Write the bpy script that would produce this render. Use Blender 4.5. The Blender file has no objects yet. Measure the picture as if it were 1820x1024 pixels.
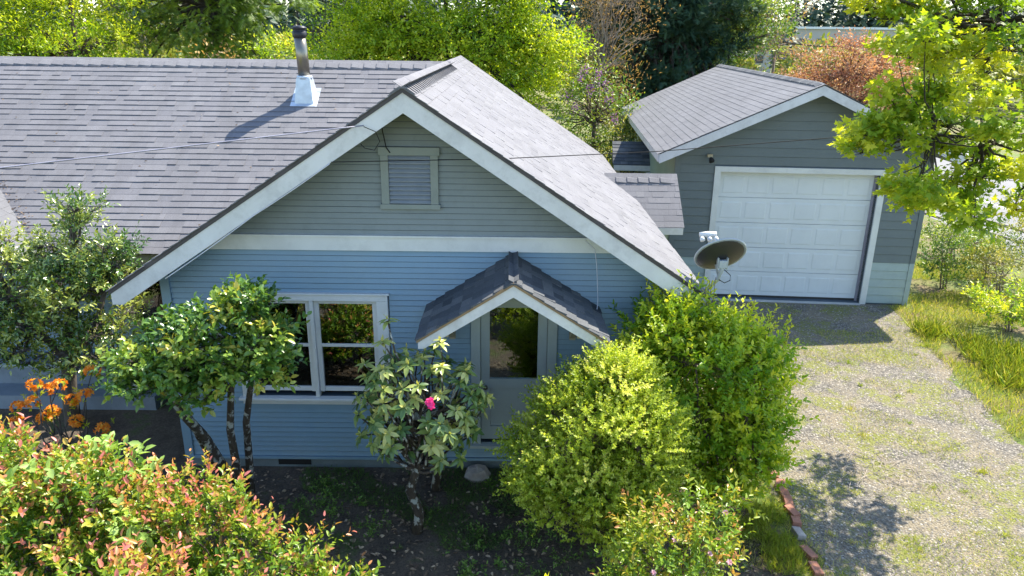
import bpy, math, random
import numpy as np
from mathutils import Matrix, Vector, Euler

# ------------------------------------------------------------------ camera, sky, sun, exposure
SC = bpy.context.scene
COL = SC.collection
rnd = random.Random(7)
R = math.radians

CAM = np.array([0.0, -8.3, 5.2])
def cam_axes(p, r, y):
    cp, sp, cy, sy = math.cos(p), math.sin(p), math.cos(y), math.sin(y)
    f = np.array([sy*cp, cy*cp, -sp]); rt = np.array([cy, -sy, 0.0]); up = np.cross(rt, f)
    cr, sr = math.cos(r), math.sin(r)
    return cr*rt+sr*up, -sr*rt+cr*up, f
RT, UP, FW = cam_axes(R(18.765), R(0.6726), R(0.1974))
cd = bpy.data.cameras.new('camera'); cam = bpy.data.objects.new('camera', cd); COL.objects.link(cam)
cam.matrix_world = Matrix(((RT[0], UP[0], -FW[0], CAM[0]), (RT[1], UP[1], -FW[1], CAM[1]), (RT[2], UP[2], -FW[2], CAM[2]), (0, 0, 0, 1)))
cd.sensor_width = 36.0; cd.lens = 36.0*1318.5/1820.0; cd.clip_start = 0.05; cd.clip_end = 3000
SC.camera = cam

SUN_EL = R(53); SUN_H = np.array([0.76, 0.65]); SUN_H /= np.linalg.norm(SUN_H)
SUN_DIR = Vector((SUN_H[0]*math.cos(SUN_EL), SUN_H[1]*math.cos(SUN_EL), math.sin(SUN_EL)))
W = bpy.data.worlds.new('World'); SC.world = W; W.use_nodes = True
nt = W.node_tree; bg = nt.nodes['Background']
sky = nt.nodes.new('ShaderNodeTexSky'); sky.sky_type = 'NISHITA'; sky.sun_disc = False
sky.sun_elevation = SUN_EL; sky.sun_rotation = math.atan2(SUN_H[0], SUN_H[1])
sky.air_density = 1.0; sky.dust_density = 0.4; sky.ozone_density = 1.2
nt.links.new(sky.outputs[0], bg.inputs[0]); bg.inputs[1].default_value = 0.15
sd = bpy.data.lights.new('sun', 'SUN'); sd.energy = 4.4; sd.angle = R(0.53); sd.color = (1.0, 0.925, 0.79)
sun = bpy.data.objects.new('sun', sd); COL.objects.link(sun)
sun.rotation_euler = SUN_DIR.to_track_quat('Z', 'Y').to_euler(); sun.location = (20, 20, 30)
vs = SC.view_settings; vs.view_transform = 'Standard'; vs.look = 'None'; vs.gamma = 1.0; vs.exposure = 1.48
vs.use_curve_mapping = False
SC.cycles.use_denoising = True
SC.cycles.max_bounces = 8; SC.cycles.transparent_max_bounces = 8; SC.cycles.caustics_reflective = False; SC.cycles.caustics_refractive = False

# ------------------------------------------------------------------ materials
def new_mat(name):
    m = bpy.data.materials.new(name); m.use_nodes = True
    n = m.node_tree.nodes; b = n['Principled BSDF']
    return m, n, m.node_tree.links, b
def ramp(n, stops, interp='LINEAR'):
    r = n.new('ShaderNodeValToRGB'); e = r.color_ramp; e.interpolation = interp
    while len(e.elements) < len(stops): e.elements.new(0.5)
    for q, (p, c) in zip(e.elements, stops):
        q.position = p; q.color = (c[0], c[1], c[2], 1)
    return r
def noise(n, l, scale, detail=4, vec=None, rough=0.55, stretch=None):
    t = n.new('ShaderNodeTexNoise'); t.inputs['Scale'].default_value = scale; t.inputs['Detail'].default_value = detail
    t.inputs['Roughness'].default_value = rough
    if vec is None:
        g = n.new('ShaderNodeNewGeometry'); vec = g.outputs['Position']
    if stretch:
        mp = n.new('ShaderNodeMapping'); mp.inputs['Scale'].default_value = stretch; l.new(vec, mp.inputs[0]); vec = mp.outputs[0]
    l.new(vec, t.inputs['Vector']); return t
def mix(n, l, fac, a, b, mode='MIX'):
    m = n.new('ShaderNodeMix'); m.data_type = 'RGBA'; m.blend_type = mode
    for sock, v in ((m.inputs[0], fac), (m.inputs[6], a), (m.inputs[7], b)):
        if isinstance(v, (int, float)): sock.default_value = v
        elif isinstance(v, tuple): sock.default_value = (*v, 1)
        else: l.new(v, sock)
    return m.outputs[2]
def bump(n, l, h, strength, dist, b):
    q = n.new('ShaderNodeBump'); q.inputs['Strength'].default_value = strength; q.inputs['Distance'].default_value = dist
    l.new(h, q.inputs['Height']); l.new(q.outputs[0], b.inputs['Normal'])
def paint(name, c, c2=None, rough=0.55, scale=2.0, dirt=0.12, bscale=60, bstr=0.15, stretch=None):
    """painted or plain surface: base colour drifting to c2, small dirt specks, fine bump"""
    m, n, l, b = new_mat(name)
    c2 = c2 or tuple(x*0.8 for x in c)
    t = noise(n, l, scale, 5, stretch=stretch); r = ramp(n, [(0.35, c), (0.7, c2)]); l.new(t.outputs[0], r.inputs[0])
    d = noise(n, l, 5, 8, rough=0.75); dr = ramp(n, [(0.48, (1, 1, 1)), (0.8, (1-dirt*1.6,)*3)]); l.new(d.outputs[0], dr.inputs[0])
    l.new(mix(n, l, 1.0, r.outputs[0], dr.outputs[0], 'MULTIPLY'), b.inputs['Base Color'])
    b.inputs['Roughness'].default_value = rough
    f = noise(n, l, bscale, 3); bump(n, l, f.outputs[0], bstr, 0.01, b)
    return m
def shingle_mat(name, stops, speck=0.25):
    m, n, l, b = new_mat(name)
    a = n.new('ShaderNodeAttribute'); a.attribute_name = 'tint'
    r = ramp(n, stops); l.new(a.outputs['Fac'], r.inputs[0])
    big = noise(n, l, 0.5, 3); br = ramp(n, [(0.3, (0.94,)*3), (0.7, (1.05,)*3)]); l.new(big.outputs[0], br.inputs[0])
    g = noise(n, l, 95, 4, rough=0.8); gr = ramp(n, [(0.3, (1-speck,)*3), (0.7, (1+speck,)*3)]); l.new(g.outputs[0], gr.inputs[0])
    sk = noise(n, l, 2.2, 5, rough=0.7, stretch=(1.6, 0.35, 0.35)); sr = ramp(n, [(0.35, (0.9, 0.9, 0.89)), (0.62, (1.04,)*3)]); l.new(sk.outputs[0], sr.inputs[0])
    c = mix(n, l, 1.0, r.outputs[0], br.outputs[0], 'MULTIPLY'); c = mix(n, l, 1.0, c, gr.outputs[0], 'MULTIPLY'); c = mix(n, l, 1.0, c, sr.outputs[0], 'MULTIPLY')
    l.new(c, b.inputs['Base Color']); b.inputs['Roughness'].default_value = 0.9
    bump(n, l, g.outputs[0], 0.4, 0.004, b)
    return m
def leaf_mat(name, stops, trans=0.4, rough=0.45, tcol=(1.3, 1.25, 0.5), spec=0.5, gain=1.4):
    m, n, l, b = new_mat(name)
    a = n.new('ShaderNodeAttribute'); a.attribute_name = 'tint'
    r = ramp(n, [(p, tuple(min(0.85, x*gain) for x in c)) for p, c in stops]); l.new(a.outputs['Fac'], r.inputs[0])
    l.new(r.outputs[0], b.inputs['Base Color']); b.inputs['Roughness'].default_value = rough
    b.inputs['Specular IOR Level'].default_value = spec
    t = n.new('ShaderNodeBsdfTranslucent'); l.new(mix(n, l, 1.0, r.outputs[0], tcol, 'MULTIPLY'), t.inputs[0])
    s = n.new('ShaderNodeMixShader'); s.inputs[0].default_value = trans
    l.new(b.outputs[0], s.inputs[1]); l.new(t.outputs[0], s.inputs[2]); l.new(s.outputs[0], n['Material Output'].inputs[0])
    return m
def bark_mat(name, c, c2, scale=9, lichen=None):
    m, n, l, b = new_mat(name)
    t = noise(n, l, scale, 6, rough=0.7, stretch=(1, 1, 0.35)); r = ramp(n, [(0.35, c), (0.65, c2)]); l.new(t.outputs[0], r.inputs[0])
    col = r.outputs[0]
    if lichen:
        k = noise(n, l, 11, 4, rough=0.6); kr = ramp(n, [(0.53, (0, 0, 0)), (0.6, (1, 1, 1))]); l.new(k.outputs[0], kr.inputs[0])
        col = mix(n, l, kr.outputs[0], col, lichen)
    l.new(col, b.inputs['Base Color']); b.inputs['Roughness'].default_value = 0.9
    bump(n, l, t.outputs[0], 0.8, 0.03, b)
    return m
def metal(name, c, rough=0.35, met=0.9):
    m, n, l, b = new_mat(name)
    t = noise(n, l, 8, 4); r = ramp(n, [(0.3, tuple(x*0.75 for x in c)), (0.7, c)]); l.new(t.outputs[0], r.inputs[0])
    l.new(r.outputs[0], b.inputs['Base Color']); b.inputs['Metallic'].default_value = met; b.inputs['Roughness'].default_value = rough
    return m

M = {}
M['siding_blue'] = paint('siding_blue', (0.165, 0.285, 0.39), (0.215, 0.3, 0.36), 0.5, 0.45, 0.06, 40, 0.12)
M['siding_grey'] = paint('siding_grey', (0.205, 0.235, 0.235), (0.175, 0.205, 0.205), 0.55, 0.9, 0.1, 40, 0.12)
M['wall_core'] = paint('wall_core', (0.07, 0.1, 0.13))  # dark colour paints shadow lines into the gaps between boards
M['trim_grey'] = paint('trim_grey', (0.235, 0.265, 0.255), (0.2, 0.23, 0.22), 0.55, 1.5)
M['white'] = paint('white', (0.66, 0.67, 0.66), (0.56, 0.57, 0.56), 0.45, 1.6, 0.1, 50, 0.1)
M['white_worn'] = paint('white_worn', (0.64, 0.635, 0.65), (0.53, 0.525, 0.53), 0.5, 2.2, 0.18, 50, 0.12)
M['soffit'] = paint('soffit', (0.3, 0.29, 0.25), (0.22, 0.21, 0.18), 0.7, 3)
M['tan'] = paint('tan', (0.42, 0.36, 0.24), (0.34, 0.29, 0.2), 0.6, 2)
M['door'] = paint('door', (0.4, 0.45, 0.45), (0.36, 0.41, 0.42), 0.45, 1.5, 0.08)
M['foundation'] = paint('foundation', (0.17, 0.21, 0.23), (0.12, 0.15, 0.16), 0.8, 3, 0.2, 30, 0.4)
M['dark_gap'] = paint('dark_gap', (0.012, 0.012, 0.013), (0.008, 0.008, 0.008), 0.9)
M['interior'] = paint('interior', (0.03, 0.027, 0.025), (0.02, 0.02, 0.02), 0.9)
M['drip'] = paint('drip', (0.075, 0.065, 0.07), (0.05, 0.045, 0.05), 0.7, 6)
M['garage_grey'] = paint('garage_grey', (0.128, 0.155, 0.162), (0.112, 0.139, 0.146), 0.55, 0.8, 0.08, 40, 0.12)
M['garage_pale'] = paint('garage_pale', (0.33, 0.4, 0.39), (0.29, 0.36, 0.36), 0.55, 1.2, 0.12)
M['garage_side'] = paint('garage_side', (0.27, 0.33, 0.27), (0.22, 0.28, 0.23), 0.6, 1.2, 0.12)
M['garage_door'] = paint('garage_door', (0.66, 0.69, 0.71), (0.6, 0.635, 0.66), 0.4, 1.2, 0.05, 80, 0.05)
M['rubber'] = paint('rubber', (0.03, 0.03, 0.03), None, 0.6)
LAV = [(0.0, (0.137, 0.135, 0.149)), (0.5, (0.158, 0.156, 0.17)), (1.0, (0.18, 0.178, 0.19))]
M['shingle'] = shingle_mat('shingle', LAV)
M['shingle_garage'] = shingle_mat('shingle_garage', [(0.0, (0.12, 0.122, 0.134)), (1.0, (0.155, 0.156, 0.168))])
M['shingle_old_shaded'] = shingle_mat('shingle_old_shaded', [(0.0, (0.03, 0.035, 0.044)), (0.5, (0.08, 0.088, 0.1)), (1.0, (0.16, 0.16, 0.16))], 0.4)  # old dark shingle; its darkness also paints in shade and course gaps
M['roof_deck'] = paint('roof_deck', (0.1, 0.095, 0.1), (0.07, 0.07, 0.07), 0.9)
M['steel'] = metal('steel', (0.26, 0.235, 0.19), 0.32)
M['galv'] = metal('galv', (0.62, 0.68, 0.74), 0.5, 0.55)
M['black_metal'] = metal('black_metal', (0.03, 0.03, 0.035), 0.45, 0.4)
M['dish'] = paint('dish', (0.027, 0.027, 0.028), (0.02, 0.02, 0.02), 0.45, 3)
M['dish_arm'] = paint('dish_arm', (0.4, 0.43, 0.44), (0.34, 0.37, 0.38), 0.4, 4)
M['cable_white'] = paint('cable_white', (0.6, 0.6, 0.66), None, 0.5)
M['cable_black'] = paint('cable_black', (0.012, 0.012, 0.013), None, 0.95)
M['cable_grey'] = paint('cable_grey', (0.3, 0.29, 0.36), None, 0.5)
M['brick'] = paint('brick', (0.36, 0.15, 0.09), (0.27, 0.12, 0.08), 0.85, 7, 0.25, 60, 0.5)
M['stone'] = paint('stone', (0.4, 0.36, 0.32), (0.26, 0.22, 0.2), 0.9, 9, 0.2, 50, 0.6)
M['concrete'] = paint('concrete', (0.5, 0.49, 0.47), (0.42, 0.41, 0.4), 0.85, 2, 0.15, 40, 0.3)
M['wood_grey'] = paint('wood_grey', (0.3, 0.27, 0.24), (0.2, 0.17, 0.15), 0.85, 6, 0.2, 40, 0.5)
M['wood_brown'] = paint('wood_brown', (0.3, 0.2, 0.11), (0.2, 0.13, 0.08), 0.85, 6, 0.2, 40, 0.5)
M['deck_blue'] = paint('deck_blue', (0.2, 0.24, 0.29), (0.15, 0.19, 0.23), 0.7, 2, 0.2)
M['line_white'] = paint('line_white', (0.75, 0.75, 0.73), (0.6, 0.6, 0.58), 0.7, 3, 0.2)
M['far_wall'] = paint('far_wall', (0.42, 0.41, 0.4), (0.36, 0.35, 0.34), 0.8, 0.1)
M['far_window'] = paint('far_window', (0.06, 0.07, 0.09), None, 0.2)
# window glass: fresnel reflection over a clear dark room
m, n, l, b = new_mat('glass')
fr = n.new('ShaderNodeFresnel'); fr.inputs[0].default_value = 2.3
gl = n.new('ShaderNodeBsdfGlossy'); gl.inputs['Roughness'].default_value = 0.015; gl.inputs[0].default_value = (0.95, 1, 0.97, 1)
tr = n.new('ShaderNodeBsdfTransparent'); tr.inputs[0].default_value = (0.6, 0.64, 0.64, 1)
ms = n.new('ShaderNodeMixShader'); l.new(fr.outputs[0], ms.inputs[0]); l.new(tr.outputs[0], ms.inputs[1]); l.new(gl.outputs[0], ms.inputs[2])
l.new(ms.outputs[0], n['Material Output'].inputs[0]); n.remove(b)
gt = noise(n, l, 1.6, 2); gb = n.new('ShaderNodeBump'); gb.inputs['Strength'].default_value = 0.06; gb.inputs['Distance'].default_value = 0.02
l.new(gt.outputs[0], gb.inputs['Height']); l.new(gb.outputs[0], gl.inputs['Normal'])
M['glass'] = m

# ------------------------------------------------------------------ object helpers
WL = {}
def thing(name, loc, label, cat, group=None):
    o = bpy.data.objects.new(name, None); COL.objects.link(o); o.location = loc; o.empty_display_size = 0.2
    WL[o] = Vector(loc); o['label'] = label; o['category'] = cat
    if group: o['group'] = group
    return o
def tag(o, label=None, cat=None, group=None, kind=None):
    if label: o['label'] = label
    if cat: o['category'] = cat
    if group: o['group'] = group
    if kind: o['kind'] = kind
    return o
def link(name, me, loc, parent, rot=None):
    o = bpy.data.objects.new(name, me); COL.objects.link(o); loc = Vector(loc); WL[o] = loc
    if parent is not None:
        o.parent = parent; o.location = loc - WL[parent]
    else: o.location = loc
    if rot is not None: o.rotation_euler = rot
    return o
def mesh_np(name, V, F, mat, tint=None, smooth=False):
    """V (n,3), F (m,k) with k corners per face"""
    V = np.asarray(V, dtype=np.float32); F = np.asarray(F, dtype=np.int32)
    me = bpy.data.meshes.new(name); k = F.shape[1]
    me.vertices.add(len(V)); me.vertices.foreach_set('co', V.ravel())
    me.loops.add(F.size); me.loops.foreach_set('vertex_index', F.ravel())
    me.polygons.add(len(F)); me.polygons.foreach_set('loop_start', np.arange(0, F.size, k, dtype=np.int32))
    me.update(calc_edges=True)
    me.polygons.foreach_set('use_smooth', np.full(len(F), smooth, dtype=bool))
    if tint is not None:
        a = me.attributes.new('tint', 'FLOAT', 'POINT'); a.data.foreach_set('value', np.asarray(tint, dtype=np.float32))
    me.materials.append(mat); return me
class MB:
    def __init__(s): s.v = []; s.f = []
    def poly(s, pts, faces):
        k = len(s.v); s.v += [tuple(p) for p in pts]; s.f += [tuple(i+k for i in f) for f in faces]; return s
    def box(s, x0, x1, y0, y1, z0, z1, T=None):
        p = [(x0, y0, z0), (x1, y0, z0), (x1, y1, z0), (x0, y1, z0), (x0, y0, z1), (x1, y0, z1), (x1, y1, z1), (x0, y1, z1)]
        if T: p = [T(*q) for q in p]
        return s.poly(p, [(0, 3, 2, 1), (4, 5, 6, 7), (0, 1, 5, 4), (1, 2, 6, 5), (2, 3, 7, 6), (3, 0, 4, 7)])
    def prism(s, pts, off):
        """planar polygon pts extruded by vector off"""
        n_ = len(pts); o = Vector(off); a = [Vector(p) for p in pts]
        return s.poly(a+[p+o for p in a], [tuple(range(n_-1, -1, -1)), tuple(range(n_, 2*n_))]+[(i, (i+1) % n_, n_+(i+1) % n_, n_+i) for i in range(n_)])
    def tube(s, path, rad, sides=6, cap=True):
        path = [Vector(p) for p in path]
        if not hasattr(rad, '__len__'): rad = [rad]*len(path)
        k = len(s.v); up = Vector((0.13, 0.21, 0.97))
        for i, p in enumerate(path):
            d = (path[min(i+1, len(path)-1)]-path[max(i-1, 0)])
            d = d.normalized() if d.length > 1e-9 else Vector((0, 0, 1))
            a = d.cross(up) if abs(d.dot(up)) < 0.97 else d.cross(Vector((1, 0, 0)))
            a.normalize(); c = d.cross(a)
            for j in range(sides):
                t = 2*math.pi*j/sides; s.v.append(tuple(p+(a*math.cos(t)+c*math.sin(t))*rad[i]))
        for i in range(len(path)-1):
            for j in range(sides):
                q = (j+1) % sides; s.f.append((k+i*sides+j, k+i*sides+q, k+(i+1)*sides+q, k+(i+1)*sides+j))
        if cap:
            s.f.append(tuple(k+j for j in range(sides-1, -1, -1))); s.f.append(tuple(k+(len(path)-1)*sides+j for j in range(sides)))
        return s
    def lathe(s, c, prof, sides=16, axis=(0, 0, 1), sx=1.0):
        c = Vector(c); ax = Vector(axis).normalized()
        a = ax.orthogonal().normalized(); bb = ax.cross(a); k = len(s.v)
        for r_, h in prof:
            for j in range(sides):
                t = 2*math.pi*j/sides; s.v.append(tuple(c+ax*h+(a*math.cos(t)*sx+bb*math.sin(t))*r_))
        for i in range(len(prof)-1):
            for j in range(sides):
                q = (j+1) % sides; s.f.append((k+i*sides+j, k+i*sides+q, k+(i+1)*sides+q, k+(i+1)*sides+j))
        s.f.append(tuple(k+j for j in range(sides-1, -1, -1))); s.f.append(tuple(k+(len(prof)-1)*sides+j for j in range(sides)))
        return s
    def build(s, name, mat, parent=None, smooth=False, bevel=0):
        V = np.array(s.v); c = (V.min(0)+V.max(0))/2
        me = bpy.data.meshes.new(name); me.from_pydata([tuple(p) for p in (V-c)], [], s.f); me.update(); me.materials.append(mat)
        if smooth:
            for p in me.polygons: p.use_smooth = True
        o = link(name, me, c, parent)
        if bevel:
            bm_ = o.modifiers.new('bevel', 'BEVEL'); bm_.width = bevel; bm_.segments = 2; bm_.limit_method = 'ANGLE'
        return o
def box(name, mat, parent, *a, T=None, bevel=0): return MB().box(*a, T=T).build(name, mat, parent, bevel=bevel)
def in_view(P, margin=0.03):
    q = np.asarray(P)-CAM; d = q@FW
    if d < 0.2: return False
    x = q@RT/d*1318.5/1820; y = q@UP/d*1318.5/1820
    return abs(x) < 0.5+margin and abs(y) < 0.2813+margin

# ------------------------------------------------------------------ shingles
TABV = np.array([(0, 0, 0), (1, 0, 0), (1, 1, 0), (0, 1, 0), (0, 0, 1), (1, 0, 1), (1, 1, 1), (0, 1, 1)], float)
TABF = np.array([(0, 3, 2, 1), (4, 5, 6, 7), (0, 1, 5, 4), (1, 2, 6, 5), (2, 3, 7, 6), (3, 0, 4, 7)])
_tabs = {}
def tab_mesh(w, ex, th, tint, mat):
    key = (w, ex, th, tint, mat.name)
    if key not in _tabs:
        V = TABV*np.array([w-0.0015, ex*1.12, 1.0]); V[4:6, 2] = th; V[6:8, 2] = 0.0015; V[2:4, 2] = -0.004; V[0:2, 2] = 0.001
        V[0, 2] = V[1, 2] = 0.0
        _tabs[key] = mesh_np('shingle', V, TABF, mat, np.full(8, tint))
    return _tabs[key]
def shingles(parent, O, u, v, umin, umax, vlen, ex, mat, clip=None, nmax=300, widths=(0.14, 0.2, 0.26, 0.34), seed=1, ths=(0.005, 0.012, 0.013, 0.014, 0.016)):
    """courses of laminated shingles on the plane O + u*a + v*b; near ones are objects, the rest one stuff part"""
    rr = random.Random(seed); O = np.array(O, float); u = np.array(u, float); v = np.array(v, float); nn = np.cross(u, v)
    rot = Matrix((Vector(u), Vector(v), Vector(nn))).transposed().to_euler()
    recs = []; nc = int(vlen/ex+0.999)
    for i in range(nc):
        b0 = i*ex; a = umin-rr.random()*0.2
        while a < umax:
            w = rr.choice(widths); a0 = a; a += w
            if a0 < umin or a0+w > umax+0.02: 
                if a0+w < umin+0.03 or a0 > umax-0.03: continue
                a0 = max(a0, umin)
            ex_ = min(ex, vlen-b0)
            w = round(min(w, umax-a0), 3)
            if clip and not clip(a0+w/2, b0): continue
            P = O+u*a0+v*(b0+rr.uniform(-0.003, 0.003))+nn*0.004
            recs.append((P, w, rr.choice(ths), round(min(1, max(0, rr.gauss(0.5, 0.17)))*7)/7))
    key = lambda r_: np.linalg.norm(r_[0]-CAM) if in_view(r_[0]) else 1e6
    recs.sort(key=key)
    near = [r_ for r_ in recs[:nmax] if in_view(r_[0])]; rest = recs[len(near):]
    for P, w, th, ti in near: link('shingle', tab_mesh(w, ex, th, ti, mat), P, parent, rot)
    if rest:
        V = []; T = []
        for P, w, th, ti in rest:
            q = TABV*np.array([w-0.0015, ex*1.12, 1.0]); q[4:6, 2] = th; q[6:8, 2] = 0.0015; q[2:4, 2] = -0.004
            V.append(P+q[:, :1]*u+q[:, 1:2]*v+q[:, 2:3]*nn); T += [ti]*8
        k = len(V); V = np.concatenate(V); c = V.mean(0)
        F = (TABF[None]+(np.arange(k)*8)[:, None, None]).reshape(-1, 4)
        o = link('shingle_courses', mesh_np('shingle_courses', V-c, F, mat, T), c, parent); o['kind'] = 'stuff'
def ridge_caps(parent, A, Bp, half, drop, ex, mat, seed=3, tint=(0.3, 0.7), ht=0.03):
    """folded cap shingles overlapping along a ridge from A to Bp; half = sideways reach, drop = fall over that reach"""
    rr = random.Random(seed); A = Vector(A); D = Vector(Bp)-A; L = D.length; D.normalize(); S = D.cross(Vector((0, 0, 1))).normalized()
    cache = {}
    for i in range(int(L/ex)):
        ti = round(rr.uniform(*tint)*5)/5
        if ti not in cache:
            pts = []
            for t, h in ((0, ht), (ex*1.3, 0.004)):
                for sgn, dz in ((-1, -drop), (-0.25, -drop*0.22), (0.25, -drop*0.22), (1, -drop)):
                    for th in (h, h-0.02): 
                        p = D*t+S*(half*sgn)+Vector((0, 0, dz+th+0.012)); pts.append(tuple(p))
            F = []
            for k in range(3):
                a = k*2; F += [(a, a+2, a+10, a+8), (a+1, a+9, a+11, a+3), (a, a+1, a+3, a+2), (a+8, a+10, a+11, a+9)]
            F += [(0, 8, 9, 1), (6, 7, 15, 14)]
            cache[ti] = mesh_np('ridge_cap', np.array(pts), np.array(F), mat, np.full(16, ti))
        link('ridge_cap', cache[ti], A+D*(i*ex), parent)

# ================================================================== SETTING: ground, drive, bed, road
GZ = -0.1
def ground_mat(name, build):
    m, n, l, b = new_mat(name); build(n, l, b); return m
def g_lawn(n, l, b):
    t1 = noise(n, l, 0.9, 6, rough=0.65); r1 = ramp(n, [(0.36, (0.2, 0.15, 0.085)), (0.5, (0.16, 0.17, 0.05)), (0.66, (0.13, 0.2, 0.03))]); l.new(t1.outputs[0], r1.inputs[0])
    t2 = noise(n, l, 25, 5, rough=0.75); r2 = ramp(n, [(0.3, (0.6,)*3), (0.7, (1.35,)*3)]); l.new(t2.outputs[0], r2.inputs[0])
    l.new(mix(n, l, 1.0, r1.outputs[0], r2.outputs[0], 'MULTIPLY'), b.inputs['Base Color']); b.inputs['Roughness'].default_value = 0.95
    bump(n, l, t2.outputs[0], 0.9, 0.05, b)
def g_gravel(n, l, b):
    v = n.new('ShaderNodeTexVoronoi'); v.inputs['Scale'].default_value = 42; v.inputs['Randomness'].default_value = 1
    g = n.new('ShaderNodeNewGeometry'); l.new(g.outputs['Position'], v.inputs['Vector'])
    sep = n.new('ShaderNodeSeparateColor'); l.new(v.outputs['Color'], sep.inputs[0])
    r = ramp(n, [(0.0, (0.088, 0.08, 0.07)), (0.45, (0.18, 0.165, 0.14)), (0.8, (0.265, 0.24, 0.2)), (1.0, (0.44, 0.39, 0.32))]); l.new(sep.outputs[0], r.inputs[0])
    dr = ramp(n, [(0.0, (1.1,)*3), (0.75, (0.55,)*3)]); l.new(v.outputs['Distance'], dr.inputs[0])
    st = mix(n, l, 1.0, r.outputs[0], dr.outputs[0], 'MULTIPLY')
    dirt = noise(n, l, 1.1, 6, rough=0.65); drm = ramp(n, [(0.4, (0, 0, 0)), (0.58, (0.8,)*3)]); l.new(dirt.outputs[0], drm.inputs[0])
    fine = noise(n, l, 55, 5, rough=0.8); fr_ = ramp(n, [(0.3, (0.14, 0.112, 0.07)), (0.7, (0.31, 0.26, 0.17))]); l.new(fine.outputs[0], fr_.inputs[0])
    c = mix(n, l, drm.outputs[0], st, fr_.outputs[0])
    gm = noise(n, l, 1.7, 7, rough=0.72); gr = ramp(n, [(0.5, (0, 0, 0)), (0.58, (0.9,)*3)]); l.new(gm.outputs[0], gr.inputs[0])
    gc = ramp(n, [(0.3, (0.1, 0.115, 0.02)), (0.7, (0.24, 0.24, 0.05))]); l.new(fine.outputs[0], gc.inputs[0])
    c = mix(n, l, gr.outputs[0], c, gc.outputs[0])
    l.new(c, b.inputs['Base Color']); b.inputs['Roughness'].default_value = 0.95
    bump(n, l, v.outputs['Distance'], 0.9, -0.02, b)
def g_soil(n, l, b):
    t = noise(n, l, 1.6, 6, rough=0.7); r = ramp(n, [(0.38, (0.08, 0.062, 0.048)), (0.56, (0.15, 0.115, 0.085)), (0.66, (0.1, 0.13, 0.04))]); l.new(t.outputs[0], r.inputs[0])
    f = noise(n, l, 38, 6, rough=0.8); fr_ = ramp(n, [(0.3, (0.45,)*3), (0.72, (1.7,)*3)]); l.new(f.outputs[0], fr_.inputs[0])
    l.new(mix(n, l, 1.0, r.outputs[0], fr_.outputs[0], 'MULTIPLY'), b.inputs['Base Color']); b.inputs['Roughness'].default_value = 1.0
    bump(n, l, f.outputs[0], 1.0, 0.05, b)
def g_road(n, l, b):
    t = noise(n, l, 0.4, 4); r = ramp(n, [(0.3, (0.15, 0.15, 0.155)), (0.7, (0.19, 0.187, 0.187))]); l.new(t.outputs[0], r.inputs[0])
    f = noise(n, l, 90, 4, rough=0.8); fr_ = ramp(n, [(0.3, (0.8,)*3), (0.7, (1.2,)*3)]); l.new(f.outputs[0], fr_.inputs[0])
    l.new(mix(n, l, 1.0, r.outputs[0], fr_.outputs[0], 'MULTIPLY'), b.inputs['Base Color']); b.inputs['Roughness'].default_value = 0.85
    bump(n, l, f.outputs[0], 0.5, 0.01, b)
M['lawn'] = ground_mat('lawn', g_lawn); M['gravel'] = ground_mat('gravel', g_gravel); M['soil'] = ground_mat('soil', g_soil); M['road'] = ground_mat('road', g_road)
def sheet(name, pts, z, mat, wob=0.0, seg=0.35, seed=5):
    """flat sheet with a wandering outline"""
    rr = random.Random(seed); out = []
    for i, p in enumerate(pts):
        q = pts[(i+1) % len(pts)]; L = math.dist(p, q); k = max(1, int(L/seg)) if wob else 1
        for j in range(k):
            t = j/k; w = wob if j else 0
            out.append((p[0]+(q[0]-p[0])*t+rr.uniform(-w, w), p[1]+(q[1]-p[1])*t+rr.uniform(-w, w), z))
    me = bpy.data.meshes.new(name); me.from_pydata(out, [], [tuple(range(len(out)))]); me.update(); me.materials.append(mat)
    o = bpy.data.objects.new(name, me); COL.objects.link(o); o['kind'] = 'structure'; WL[o] = Vector((0, 0, 0))
    return o
sheet('ground', [(-900, -200), (900, -200), (900, 1500), (-900, 1500)], GZ, M['lawn'])
sheet('driveway', [(3.32, -7), (7.0, -7), (7.1, 0.8), (7.9, 5.8), (8.2, 6.5), (3.0, 7.2), (2.4, 4.5), (3.35, 0.2)], GZ+0.004, M['gravel'], 0.16, 0.22)
sheet('garden_bed', [(-7.5, -6.5), (2.9, -6.5), (3.1, -1.2), (2.95, 0.6), (2.3, 2.0), (1.9, 2.0), (1.9, 0.1), (-4.0, 0.1), (-4.0, 2.4), (-7.5, 2.4)], GZ+0.004, M['soil'], 0.12, seed=8)
sheet('road', [(13.3, -60), (21.3, -60), (21.6, 140), (13.3, 140)], GZ+0.004, M['road'])
MB().box(21.5, 23.0, -60, 140, GZ, GZ+0.12).build('sidewalk', M['concrete'])['kind'] = 'structure'
MB().box(21.3, 21.49, -60, 140, GZ-0.02, GZ+0.13).build('kerb', paint('kerb_tan', (0.5, 0.43, 0.3)))['kind'] = 'structure'
sheet('road_line', [(16.5, -60), (16.64, -60), (16.72, 140), (16.58, 140)], GZ+0.008, M['line_white'])

# ================================================================== HOUSE
AX, RZ, SL = -1.115, 4.69, 0.665           # ridge x, ridge height, pitch
NL = math.hypot(1, SL)
XL, XR = -4.1, 1.87                         # front wing walls
YF = -0.5                                   # front rake
HB = (AX, 0, GZ)
house = thing('house', HB, 'blue clapboard cottage with white gable trim and grey shingle roof', 'house')
def roof_z(x): return RZ-SL*abs(x-AX)
def soff_z(x): return roof_z(x)-0.15
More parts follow.
